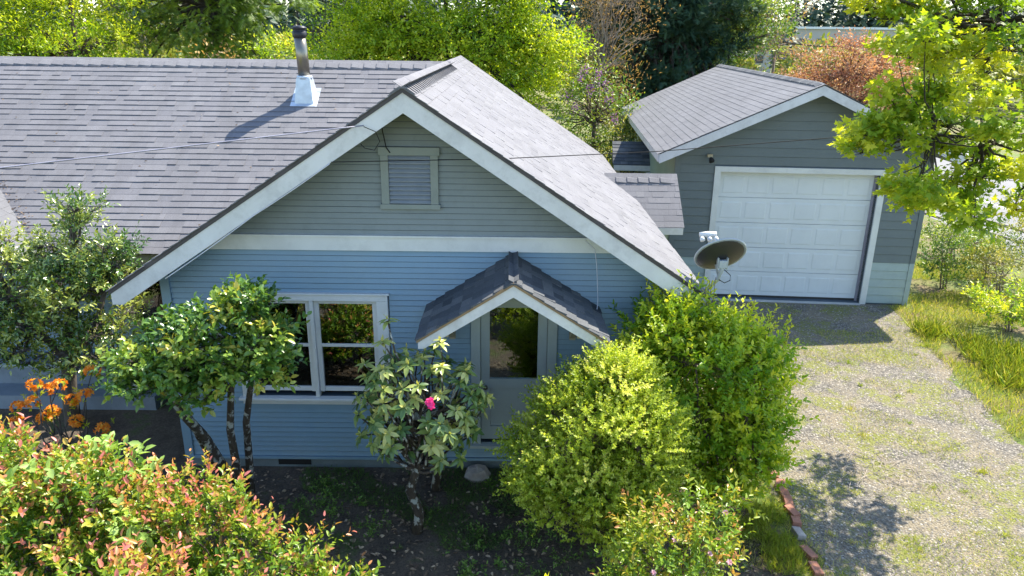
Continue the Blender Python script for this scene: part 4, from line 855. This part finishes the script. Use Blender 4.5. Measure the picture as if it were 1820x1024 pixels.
# --- satellite dish
dn = nrm(np.array([-0.1, 0.78, 0.63])); dc_ = np.array([2.4, -0.24, 2.83])
sdsh = thing('satellite_dish', (2.28, -0.2, 2.42), 'dark satellite dish on a bent grey mast at the roof corner', 'dish')
MB().lathe(dc_, [(0.03, 0.0), (0.12, 0.012), (0.22, 0.04), (0.285, 0.07), (0.29, 0.075), (0.283, 0.078), (0.22, 0.05), (0.1, 0.02), (0.02, 0.01)], 32, dn).build('reflector', M['dish'], sdsh, True)
MB().lathe(dc_, [(0.2845, 0.062), (0.296, 0.066), (0.297, 0.08), (0.284, 0.081), (0.2845, 0.062)], 32, dn).build('rim', M['dish_arm'], sdsh, True)
MB().tube([(2.24, -0.2, 2.42), (2.3, -0.21, 2.48), (2.37, -0.24, 2.58), (2.4, -0.27, 2.7), (2.405, -0.28, 2.82)], 0.022, 10).build('mast', M['dish_arm'], sdsh, True)
MB().box(2.36, 2.45, -0.3, -0.235, 2.74, 2.83).box(2.345, 2.36, -0.29, -0.23, 2.72, 2.86).box(2.45, 2.465, -0.29, -0.23, 2.72, 2.86).build('bracket', M['dish_arm'], sdsh, bevel=0.006)
MB().box(2.16, 2.3, -0.27, -0.12, 2.41, 2.425).build('foot', M['dish_arm'], sdsh)
lnb = dc_+dn*0.32+np.array([-0.09, 0, 0.0])
MB().tube([dc_+np.array([0, 0, -0.26]), dc_+dn*0.25+np.array([-0.05, 0, -0.05]), lnb], 0.014, 8).build('feed_arm', M['dish_arm'], sdsh, True)
le = MB().tube([lnb+np.array([-0.09, 0, 0.02]), lnb+np.array([0, 0, 0.03]), lnb+np.array([0.1, 0, 0.03])], [0.03, 0.034, 0.03], 10).build('feed_block', M['line_white'], sdsh, True)
for q in (-0.07, 0.015, 0.09): MB().lathe(lnb+np.array([q, -0.02, 0.0]), [(0.02, 0), (0.028, 0.02), (0.028, 0.05), (0.015, 0.055)], 12, -dn).build('feed_horn', M['line_white'], le, True)
MB().tube([(2.43, -0.27, 2.72), (2.5, -0.3, 2.66), (2.5, -0.3, 2.6), (2.44, -0.3, 2.57), (2.38, -0.27, 2.6)], 0.005, 5).build('cable', M['cable_black'], sdsh, True)
# --- overhead cables
def wire(name, pts, r_, mat, label, sag=0.0, k=14):
    P = []
    for i in range(len(pts)-1):
        a, c = np.array(pts[i], float), np.array(pts[i+1], float)
        for t in np.linspace(0, 1, k)[(0 if i == 0 else 1):]:
            q = a*(1-t)+c*t; q[2] -= sag*4*t*(1-t); P.append(q)
    o = MB().tube(P, r_, 5).build(name, mat, None, True); return tag(o, label, 'cable')
wire('service_cable', [(-1.52, -0.53, 4.31), (-4.34, -2.0, 4.09), (-12, -6, 3.9)], 0.007, M['cable_grey'], 'pale service cable running left from the gable across the roof')
wire('overhead_wire', [(-1.88, -0.53, 3.93), (-0.14, -0.45, 3.97), (1.6, 0.0, 4.0), (3.98, 1.0, 4.05), (10, 3.4, 4.5)], 0.005, M['cable_black'], 'thin black wire crossing in front of the gable toward the maple')
wire('rake_cord', [(-3.8, -0.515, 2.62), (-2.76, -0.515, 3.34), (-1.9, -0.515, 3.91)], 0.006, M['cable_white'], 'white cord clipped under the left slope of the gable', 0.01)
wire('hanging_cord', [(0.86, -0.1, 3.0), (0.97, -0.12, 2.9), (1.0, -0.14, 2.71), (1.03, -0.16, 2.3), (1.02, -0.2, 2.16)], 0.005, M['cable_white'], 'white cord hanging from the eave onto the door hood', 0, 5)
wire('vent_cord', [(-1.42, -0.1, 4.4), (-1.41, -0.06, 4.2), (-1.38, -0.05, 4.02), (-1.34, -0.045, 3.96)], 0.006, M['cable_black'], 'short black cord dropping from the peak to the gable vent', 0, 4)
wire('looped_cord', [(-1.52, -0.54, 4.3), (-1.4, -0.54, 4.25), (-1.36, -0.54, 4.15), (-1.42, -0.54, 4.06), (-1.52, -0.54, 4.08), (-1.56, -0.53, 4.12)], 0.004, M['cable_black'], 'thin looped cord where the service cable meets the gable', 0, 4)

# ================================================================== BACKGROUND TREES
def bg_tree(name, label, base, h, ells, n_cl, r_cl, n_sh, tpl, size, lf, bk, seed, n_leaf=5, tr=0.14, lean=(0, 0), group='trees behind the house', cat='tree', **kw):
    x, y = base; k = dict(sh_len=0.5, up=0.5, tipt=0.25, twig=False, shell=0.4); k.update(kw)
    return plant(name, label, cat, (x, y, GZ), [[(x, y, GZ-0.1, tr), (x+lean[0]*0.3, y, h*0.3, tr*0.85), (x+lean[0]*0.7, y, h*0.55, tr*0.6), (x+lean[0], y+lean[1], h*0.8, tr*0.35)]], ells, n_cl, r_cl, n_sh, tpl, size, LF[lf], BK[bk], seed=seed, n_leaf=n_leaf, group=group, **k)
bg_tree('leafy_tree', 'bright lime-green leafy tree at the top left corner', (-13.0, 15), 8, [((-13.4, 15, 4.6), (2.0, 2.0, 3.0)), ((-15.5, 15, 5.5), (2.3, 2, 3)), ((-12.0, 14.5, 3.0), (1.3, 1.3, 1.5))], 170, 0.6, 42, SMW, 0.125, 'lime', 'brown', 101, n_leaf=6, squash=0.5)
bg_tree('lime_tree', 'large lime-green tree rising behind the front gable', (-2.0, 15.5), 9, [((-3.9, 15.3, 6.6), (1.3, 1.2, 1.0)), ((-2.2, 15.2, 7.2), (1.5, 1.3, 1.0)), ((-0.4, 15.2, 6.6), (1.3, 1.2, 1.0)), ((-4.5, 15.0, 4.9), (1.2, 1.1, 0.8)), ((-2.9, 14.8, 5.3), (1.2, 1.1, 0.9)), ((-1.2, 14.8, 5.0), (1.1, 1.1, 0.9)), ((0.5, 14.7, 5.3), (1.0, 1.0, 0.9)), ((0.3, 14.7, 4.1), (0.9, 1.0, 0.8)), ((-3.6, 14.9, 3.7), (1.3, 1.0, 0.7)), ((-1.9, 14.8, 3.8), (1.0, 0.9, 0.7)), ((1.1, 14.3, 4.7), (0.6, 0.7, 0.5))], 230, 0.62, 44, SMW, 0.125, 'lime', 'dark', 102, n_leaf=6, up=0.6, lift=-0.15, squash=0.45, shell=0.3)
bg_tree('drooping_tree', 'drooping feathery conifer with dark trunk behind the left roof', (-10.0, 18), 11, [((-10.2, 18, 6.4), (2.6, 2, 2.6)), ((-8.4, 18, 5.6), (1.6, 1.5, 2.0)), ((-12.0, 18, 5.8), (1.5, 1.5, 1.6))], 90, 0.55, 16, SPR, 0.36, 'larch', 'dark', 103, n_leaf=4, tr=0.22, lift=-0.4, up=1.0)
bg_tree('young_tree', 'pale thin-crowned spring tree beside the lime tree at left', (-15.2, 24), 8, [((-15.6, 24, 6.4), (2.4, 2, 2.6)), ((-13.2, 24, 7.2), (2.2, 2, 2.2))], 70, 0.6, 9, OV, 0.2, 'olive', 'pale', 104, n_leaf=4, twig=True)
bg_tree('hedge_shrub', 'dark green bushy shrub behind the left roof ridge', (-11.5, 14.5), 3.5, [((-11.3, 14.5, 2.6), (2.6, 1.2, 1.9))], 90, 0.5, 22, SMW, 0.13, 'mid', 'dark', 105, cat='bush')
bg_tree('leafy_shrub', 'mid-green shrub behind the flue pipe', (-6.4, 15), 4.5, [((-6.6, 15, 2.9), (1.8, 1.3, 1.8)), ((-4.9, 15.5, 3.1), (1.4, 1.3, 1.4))], 100, 0.4, 22, SMW, 0.11, 'green', 'brown', 106, cat='bush')
bg_tree('brush', 'tan leafless brush between the feathery conifer and the flue pipe', (-8.6, 15), 3.6, [((-8.4, 15, 3.2), (1.5, 1, 1.2))], 40, 0.5, 9, SM, 0.12, 'tan', 'pale', 107, n_leaf=3, twig=True, cat='bush')
bg_tree('willow_shrub', 'bare tan-stemmed willow left of the dark evergreen', (3.1, 19), 5, [((3.1, 19, 4.4), (1.2, 1.0, 3.0)), ((3.6, 19.5, 5.8), (1.2, 1.0, 2.0))], 60, 0.5, 16, simple(0.2), 0.13, 'tan', 'pale', 108, n_leaf=5, twig=True, lift=1.5, sh_len=1.2, up=0.1)
bg_tree('evergreen_tree', 'dark blue-green evergreen behind the garage roof', (6.3, 24), 12, [((5.6, 24, 5.0), (2.4, 2.2, 3.8)), ((7.6, 24, 6.4), (2.4, 2, 2.8)), ((6.2, 23, 2.6), (2.4, 1.5, 2.0)), ((4.9, 24, 7.2), (1.7, 1.5, 1.6))], 210, 0.55, 18, SPR, 0.34, 'conifer', 'dark', 109, n_leaf=6, tr=0.3, up=0.9, lift=0.0)
bg_tree('lilac', 'lilac shrub with purple flower heads beside the lime tree', (2.5, 14.5), 3.5, [((2.3, 14.5, 2.7), (1.15, 1, 1.5)), ((2.9, 14.3, 1.8), (1.0, 0.9, 1.2))], 75, 0.35, 20, SMW, 0.11, 'mid', 'brown', 110, cat='bush', tint=(0.1, 0.9))
lil = bpy.data.objects['lilac']; g = np.random.default_rng(33); fo = Foliage()
for p in ((1.95, 13.6, 4.1), (2.2, 13.5, 3.75), (2.45, 13.6, 4.2), (2.75, 13.5, 3.5), (2.3, 13.45, 3.9), (1.6, 13.6, 3.6), (2.65, 13.6, 3.9), (1.8, 13.5, 3.3), (2.95, 13.4, 3.0), (2.1, 13.6, 4.3)):
    fo.add(simple(0.9), np.array(p)+g.normal(size=(36, 3))*np.array([0.07, 0.07, 0.11]), rdir(36, g), rdir(36, g), 0.055, g.random(36))
fo.build('flower_heads', LF['lilac'], lil, 'stuff')
bg_tree('yellow_shrub', 'yellowish shrub in the gap between house and garage', (3.5, 13.6), 2.4, [((3.4, 13.5, 1.4), (1.1, 0.9, 1.3)), ((2.7, 12.6, 0.9), (0.8, 0.7, 0.9))], 70, 0.33, 18, SMW, 0.1, 'olive', 'brown', 111, cat='bush')
bg_tree('broadleaf_tree', 'dense mid-green tree above the garage ridge', (9.3, 25), 6, [((9.2, 25, 4.6), (1.7, 1.6, 2.2)), ((10.2, 25, 5.6), (1.4, 1.4, 1.6)), ((8.3, 24.5, 3.4), (1.2, 1.2, 1.4))], 110, 0.5, 24, SMW, 0.15, 'mid', 'dark', 112, tint=(0.2, 0.9))
bg_tree('sparse_tree', 'sparse brownish budding tree beside the distant building', (12.6, 29), 6, [((12.6, 29, 5.2), (1.9, 1.6, 2.2)), ((11.6, 28, 3.6), (1.4, 1.2, 1.6))], 60, 0.6, 8, OV, 0.15, 'tan', 'pale', 113, n_leaf=3, twig=True)
bg_tree('bronze_tree', 'bronze-leaved maple behind the right end of the garage', (12.6, 20.5), 5, [((12.4, 20.5, 3.6), (1.9, 1.5, 1.5)), ((11.4, 20, 2.8), (1.3, 1.2, 1.2)), ((13.8, 20.5, 3.3), (1.3, 1.2, 1.3))], 170, 0.42, 26, SMW, 0.11, 'bronze', 'brown', 114)
bg_tree('dark_tree', 'dark bluish tree far behind the flue pipe', (-11.5, 34), 9, [((-9.0, 34, 5.8), (2.4, 2, 3.0))], 60, 0.8, 12, OV, 0.3, 'fargreen', 'dark', 115)
# distant building, house and wood
db = thing('warehouse', (76, 182, GZ), 'long pale grey warehouse far off beside the wooded hill', 'building')
MB().box(60, 95, 180, 200, -0.1, 7.6).build('wall', M['far_wall'], db); MB().prism([(59.5, 179.5, 7.6), (95.5, 179.5, 7.6), (95.5, 179.5, 8.1), (59.5, 179.5, 8.1)], (0, 21, 0)).build('roof', M['galv'], db)
for i in range(6): box('window', M['far_window'], db, 62.5+i*5.4, 65.5+i*5.4, 179.85, 179.95, 3.6, 5.4)
dh = thing('cottage', (38, 120, GZ), 'small pale house far off above the garage roof', 'building')
MB().box(36, 43, 120, 126, -0.1, 3.6).build('wall', M['far_wall'], dh); MB().prism([(35.6, 119.5, 3.6), (43.4, 119.5, 3.6), (39.5, 119.5, 5.4)], (0, 7, 0)).build('roof', M['roof_deck'], dh)
for x in (37.2, 40.2): box('window', M['far_window'], dh, x, x+1.3, 119.9, 119.98, 1.4, 2.6)
g = np.random.default_rng(77); fo = Foliage(); tb = MB()
for i in range(480):
    x = g.uniform(-170, 210); y = g.uniform(210, 300) if x > 40 else g.uniform(90, 260); hh = g.uniform(14, 24)*(0.55 if y < 130 else 1)
    k = 130; t = g.random(k)**0.7; ang = g.uniform(0, 6.28, k); rr_ = (1-t)*hh*0.17+0.3
    P = np.stack([x+np.cos(ang)*rr_*0.4, y+np.sin(ang)*rr_*0.4, GZ+hh*0.06+t*hh*0.92], 1); d = np.stack([np.cos(ang), np.sin(ang), np.full(k, -0.25)], 1)
    fo.add(FARL, P, d, np.tile([0, -0.5, 0.7], (k, 1))+g.normal(size=(k, 3))*0.3, rr_*0.9+0.7, np.clip(g.normal(size=k)*0.2+0.3+0.4*g.random(), 0, 1)*0.8)
o = fo.build('far_wood', LF['fargreen'], None, 'stuff'); tag(o, 'dark conifer wood along the horizon', 'wood')
fo = Foliage()
for i in range(170):
    x = g.uniform(-75, 75); y = g.uniform(38, 85)
    if 14 < x-0.12*(y-40)*0 and 12 < x < 24: continue
    rr_ = g.uniform(1.6, 3.2); c = np.array([x, y, rr_*0.7]); k = 260; d = rdir(k, g); d[:, 2] = np.abs(d[:, 2])
    fo.add(OV, c+d*rr_*np.array([1, 1, 1.1])*(0.6+0.4*g.random((k, 1))), nrm(d+g.normal(size=(k, 3))*0.6), nrm(d+np.array([0, 0, 0.5])+g.normal(size=(k, 3))*0.4), 0.75, np.clip(g.random()*0.7+g.normal(size=k)*0.18, 0, 1))
o = fo.build('far_thicket', LF['olive'], None, 'stuff'); tag(o, 'mixed spring thicket beyond the back garden', 'thicket')
wire('street_wire', [(10.5, 22, 5.1), (14, 23, 5.0), (26, 26, 5.6)], 0.025, M['cable_black'], 'upper of two wires strung behind the garage roof', 0.1)
wire('street_wire', [(9.5, 21, 3.7), (14, 22, 3.6), (26, 25, 4.0)], 0.02, M['cable_black'], 'lower of two wires strung behind the garage roof', 0.1)

# ================================================================== RIGHT SIDE SHRUBS, FENCE, GRASS
for i, (nm, lab, x, y, h, w, lf, n_) in enumerate((
    ('side_shrub', 'upright green shrub beside the garage corner', 9.75, 7.6, 1.5, 0.55, 'mid', 34), ('side_shrub', 'low leafy shrub just right of the garage-corner shrub', 10.6, 6.9, 0.9, 0.7, 'olive', 34),
    ('side_shrub', 'rounded bright shrub at the right edge by the grass', 9.6, 5.0, 0.75, 0.6, 'green', 34), ('side_shrub', 'tall thin shrub at the right edge by the road', 12.3, 8.2, 1.6, 0.7, 'olive', 30),
    ('side_shrub', 'small grey-green shrub in the middle of the side thicket', 11.2, 8.4, 1.0, 0.6, 'mid', 26), ('side_shrub', 'dark low shrub near the rail fence post', 11.3, 10.0, 0.9, 0.6, 'mid', 20))):
    plant(nm, lab, 'bush', (x, y, GZ), [[(x+0.06*j, y, GZ-0.03, 0.02), (x+0.1*(j-1), y+0.05*j, h*0.4, 0.014), (x+0.2*(j-1), y, h*0.75, 0.008)] for j in range(3)], [((x, y, h*0.55), (w, w, h*0.5))], n_, 0.2, 10, OV, 0.075, LF[lf], BK['pale'], seed=200+i, n_leaf=7, sh_len=0.22, group='shrubs along the side yard', shell=0.4)
rf = thing('rail_fence', (12.8, 11.7, GZ), 'weathered low rail fence between the side yard and the road', 'fence')
MB().tube([(12.2, 14.3, 0.62), (12.9, 11.6, 0.58), (13.35, 9.7, 0.6)], 0.045, 7).build('rail', M['wood_grey'], rf); 
MB().tube([(12.25, 14.3, 0.3), (12.95, 11.6, 0.27), (13.4, 9.7, 0.28)], 0.04, 7).build('rail', M['wood_grey'], rf)
for p in ((12.22, 14.25), (12.9, 11.62), (13.36, 9.75)): MB().tube([(p[0], p[1], GZ-0.1), (p[0]+0.01, p[1], 0.72)], 0.06, 7).build('post', M['wood_grey'], rf)
sp = thing('post', (11.95, 10.2, GZ), 'short leaning brown timber post in front of the rail fence', 'post')
MB().tube([(11.95, 10.2, GZ-0.1), (11.99, 10.2, 0.4), (12.02, 10.22, 0.85)], [0.1, 0.09, 0.095], 9).build('shaft', M['wood_brown'], sp)
# bricks edging the drive
BRP = [(3.42, 0.16), (3.43, -0.06), (3.41, -0.3), (3.4, -0.5), (3.38, -0.68), (3.36, -0.86), (3.34, -1.04), (3.29, -1.26), (3.27, -1.6), (3.25, -1.86)]
ord_ = ['farthest', 'second', 'third', 'fourth', 'fifth', 'sixth', 'seventh', 'eighth', 'ninth', 'nearest']
for i, (x, y) in enumerate(BRP):
    bme = MB().box(-0.05, 0.05, -0.1, 0.1, -0.032, 0.032); o = bme.build('edging_brick', M['stone'] if i == 7 else M['brick'], None, bevel=0.006)
    o.location = (x, y, GZ+0.02); o.rotation_euler = (R(rnd.uniform(-14, 14)), R(rnd.uniform(-14, 14)), R(rnd.uniform(-25, 25)))
    tag(o, ('pale grey edging stone among the red bricks along the drive' if i == 7 else f'red edging brick beside the drive, {ord_[i]} in the row' + (' from the garage' if i not in (0, 9) else (' from the camera' if i == 0 else ' to the camera'))), 'brick', 'bricks edging the drive')
# rock by the wall
rk = MB().lathe((-0.38, -0.15, GZ-0.02), [(0.02, 0), (0.15, 0.0), (0.17, 0.06), (0.12, 0.14), (0.03, 0.17)], 9); rk.v = [(x+rnd.uniform(-0.015, 0.015), y+rnd.uniform(-0.015, 0.015), z_+rnd.uniform(-0.012, 0.012)) for x, y, z_ in rk.v]
tag(rk.build('rock', M['stone'], None, False), 'rounded brown rock against the foundation near the door', 'rock')
# --- grass, gravel stones, litter, weeds (uncountable)
g = np.random.default_rng(300)
def blades(n_, xr, yr, h, keep=None, tint=(0, 1), lean=0.5, fo=None, w=0.06):
    P = np.stack([g.uniform(*xr, n_), g.uniform(*yr, n_), np.full(n_, GZ+0.003)], 1)
    if keep is not None: P = P[keep(P)]
    k = len(P); d = nrm(np.stack([g.normal(size=k)*lean, g.normal(size=k)*lean, np.ones(k)], 1))
    fo.add(simple(w, 0.02), P, d, rdir(k, g), h*(0.5+g.random(k)), g.uniform(tint[0], tint[1], k)); return fo
def patchy(sc, th_, sd):
    gg = np.random.default_rng(sd); K = gg.normal(size=(7, 2))*sc; ph = gg.uniform(0, 6.28, 7)
    return lambda P: np.sin(P[:, :2]@K.T+ph).sum(1) > th_
fo = Foliage()
drv = lambda P: P[:, 0] > 7.1+np.maximum(P[:, 1]-0.8, 0)*0.16
p1 = patchy(1.6, -0.6, 1)
blades(60000, (7.0, 11.5), (-1.5, 9.5), 0.1, lambda P: drv(P) & p1(P) & ~((P[:, 0] < 8.45) & (P[:, 1] > 6.3)), (0.4, 1.0), fo=fo)
tuft = [(8.5, 4.3), (8.3, 3.7), (8.8, 3.2), (8.2, 2.7), (8.6, 2.2), (8.05, 4.8), (9.0, 3.9), (8.35, 3.2)]
for x, y in tuft: blades(420, (x-0.28, x+0.28), (y-0.28, y+0.28), 0.24, None, (0.3, 0.85), 0.6, fo, 0.02)
o = fo.build('grass', LF['grass'], None, 'stuff'); tag(o, 'long sunlit grass right of the drive', 'grass')
fo = Foliage(); p2 = patchy(2.4, 1.3, 2); p3 = patchy(5.0, 1.2, 3)
blades(60000, (3.4, 8.1), (-3.0, 6.3), 0.055, lambda P: ~drv(P) & (p2(P) | (p3(P) & (g.random(len(P)) < 0.5))), (0.35, 1.0), 0.9, fo)
for i in range(120):
    x, y = g.uniform(3.5, 8.0), g.uniform(-2.6, 5.6); r_ = 0.04+0.22*g.random()**2
    if y > 3.6 and x < 6.8 or x > 7.2+max(y-0.8, 0)*0.16: continue
    n0 = int(r_*g.uniform(250, 1000)); a = g.uniform(0, 6.28, n0); q = np.abs(g.normal(size=n0))*r_*0.6; P = np.stack([x+np.cos(a)*q*1.4, y+np.sin(a)*q, np.full(n0, GZ+0.003)], 1)
    fo.add(simple(0.09, 0.02), P, nrm(np.stack([g.normal(size=n0)*0.7, g.normal(size=n0)*0.7, np.ones(n0)], 1)), rdir(n0, g), g.uniform(0.025, 0.06)*(0.5+g.random(n0)), g.uniform(0.45, 0.9)+g.normal(size=n0)*0.1)
o = fo.build('drive_grass', LF['grass'], None, 'stuff'); tag(o, 'thin yellow-green grass growing through the gravel drive', 'grass')
fo = Foliage(); blades(9000, (2.5, 3.4), (-3.2, 0.3), 0.05, lambda P: patchy(3.0, -0.5, 9)(P), (0.55, 1.0), 0.8, fo)
for x, y in ((3.0, -1.5), (2.95, -1.75), (2.8, -1.2), (3.05, -0.9)): blades(700, (x-0.2, x+0.2), (y-0.2, y+0.2), 0.1, None, (0.4, 0.8), 0.6, fo, 0.03)
o = fo.build('verge_grass', LF['grass'], None, 'stuff'); tag(o, 'grass verge between the shrubs and the edging bricks', 'grass')
fo = Foliage(); p4 = patchy(2.2, -0.3, 4)
blades(26000, (-3.6, 0.4), (-1.6, 0.0), 0.055, lambda P: p4(P) & patchy(4.0, 0.2, 6)(P), (0.0, 0.4), 0.8, fo); o = fo.build('bed_grass', LF['weed'], None, 'stuff'); tag(o, 'short shaded grass along the front foundation', 'grass')
# stones
ico = np.array([(0, 0, 0.6), (0.9, 0, 0.1), (0.2, 0.8, 0.15), (-0.8, 0.4, 0.1), (-0.6, -0.7, 0.12), (0.4, -0.85, 0.08)], float); icf = np.array([(0, 1, 2), (0, 2, 3), (0, 3, 4), (0, 4, 5), (0, 5, 1)])
m, n, l, b = new_mat('gravel_stone'); a = n.new('ShaderNodeAttribute'); a.attribute_name = 'tint'; r_ = ramp(n, [(0, (0.095, 0.088, 0.08)), (0.6, (0.19, 0.175, 0.15)), (1, (0.42, 0.38, 0.32))]); l.new(a.outputs['Fac'], r_.inputs[0]); l.new(r_.outputs[0], b.inputs['Base Color']); b.inputs['Roughness'].default_value = 0.9
fo = Foliage(); n_ = 36000; P = np.stack([g.uniform(3.4, 8.1, n_), g.uniform(-3, 6.4, n_), np.full(n_, GZ+0.004)], 1); P = P[~drv(P)]
ang = g.uniform(0, 6.28, len(P)); fo.add((ico, icf), P, np.stack([np.cos(ang), np.sin(ang), g.normal(size=len(P))*0.15], 1), np.tile([0, 0, 1.0], (len(P), 1)), 0.008+0.012*g.random(len(P))**2, g.random(len(P)))
o = fo.build('gravel_stones', m, None, 'stuff'); tag(o, 'loose grey gravel covering the drive', 'gravel')
# litter and weeds in the bed
fo = Foliage(); n_ = 5200; P = np.stack([g.uniform(-6, 2.9, n_), g.uniform(-3.2, -0.05, n_), np.full(n_, GZ+0.012)], 1)
fo.add(OV, P, nrm(np.stack([g.normal(size=n_), g.normal(size=n_), g.normal(size=n_)*0.25], 1)), nrm(np.tile([0, 0, 1.0], (n_, 1))+g.normal(size=(n_, 3))*0.3), 0.03+0.05*g.random(n_), g.random(n_)**1.5)
o = fo.build('leaf_litter', LF['litter'], None, 'stuff'); tag(o, 'fallen brown leaves on the dark garden soil', 'leaves')
fo = Foliage()
for i in range(200):
    x, y = g.uniform(-2.6, 2.6), g.uniform(-2.6, -0.3)
    if math.sin(x*2.1+1)+math.sin(y*3+x) < -0.3: continue
    m_ = int(g.integers(3, 9)); P = np.array([x, y, GZ])+g.normal(size=(m_, 3))*np.array([0.06, 0.06, 0]); shoots(fo, P, nrm(g.normal(size=(m_, 3))*0.5+np.array([0, 0, 1])), g.uniform(0.05, 0.16), 6, OV, g.uniform(0.025, 0.05), g, 1.1, 0.5, (0.1, 0.9))
o = fo.build('weeds', LF['weed'], None, 'stuff'); tag(o, 'small green weeds scattered over the shaded soil', 'weeds')
# dry twigs on the drive
tb = MB()
for i in range(110):
    x, y = 4.75+g.normal()*0.32, 0.1+g.normal()*0.3; a = g.uniform(0, 6.28); L = g.uniform(0.08, 0.3); q = np.array([math.cos(a), math.sin(a), 0])
    tb.tube([np.array([x, y, GZ+0.015])-q*L/2, np.array([x, y, GZ+0.02+0.06*g.random()]), np.array([x, y, GZ+0.02])+q*L/2+np.array([0, 0, 0.04*g.random()])], [0.003, 0.0035, 0.002], 4)
o = tb.build('dry_twigs', paint('twig', (0.55, 0.47, 0.38), (0.36, 0.28, 0.21), 0.9, 9), None); o['kind'] = 'stuff'; tag(o, 'patch of dry pale twigs on the gravel', 'twigs')
# shrubs of the front garden below the picture edge: seen only as reflections in the panes
plant('front_shrub', 'lime-green shrub in the front garden mirrored in the door glass', 'bush', (0.2, -4.6, GZ), [[(0.2, -4.6, GZ, 0.04), (0.2, -4.6, 0.6, 0.03), (0.25, -4.6, 1.1, 0.015)]], [((0.2, -4.6, 0.85), (0.9, 0.7, 0.75))], 70, 0.2, 14, OV, 0.075, LF['green'], BK['brown'], seed=401, n_leaf=9, sh_len=0.22)

fo = Foliage(); n_ = 420; xx = np.concatenate([g.normal(0, 0.07, 160), g.uniform(-13, -3, n_-160)]); yy = np.concatenate([g.uniform(2.2, 3.6, 160), g.uniform(2.2, 5.7, n_-160)]); xx[:160] += VX-(yy[:160]-VY)+0.06
P = np.stack([xx, yy, RZ-SL*(YR-yy)+0.018], 1); P = P[P[:, 0] < AX-(YR-P[:, 1])-0.1]; k = len(P)
fo.add(OV, P, nrm(np.stack([g.normal(size=k), g.normal(size=k)*0.8, g.normal(size=k)*0.4], 1)), nrm(np.array([[0, -0.55, 0.83]])+g.normal(size=(k, 3))*0.2), 0.02+0.03*g.random(k), g.random(k)*0.8)
o = fo.build('roof_litter', LF['litter'], None, 'stuff'); tag(o, 'scattered brown leaf bits on the main roof', 'leaves')
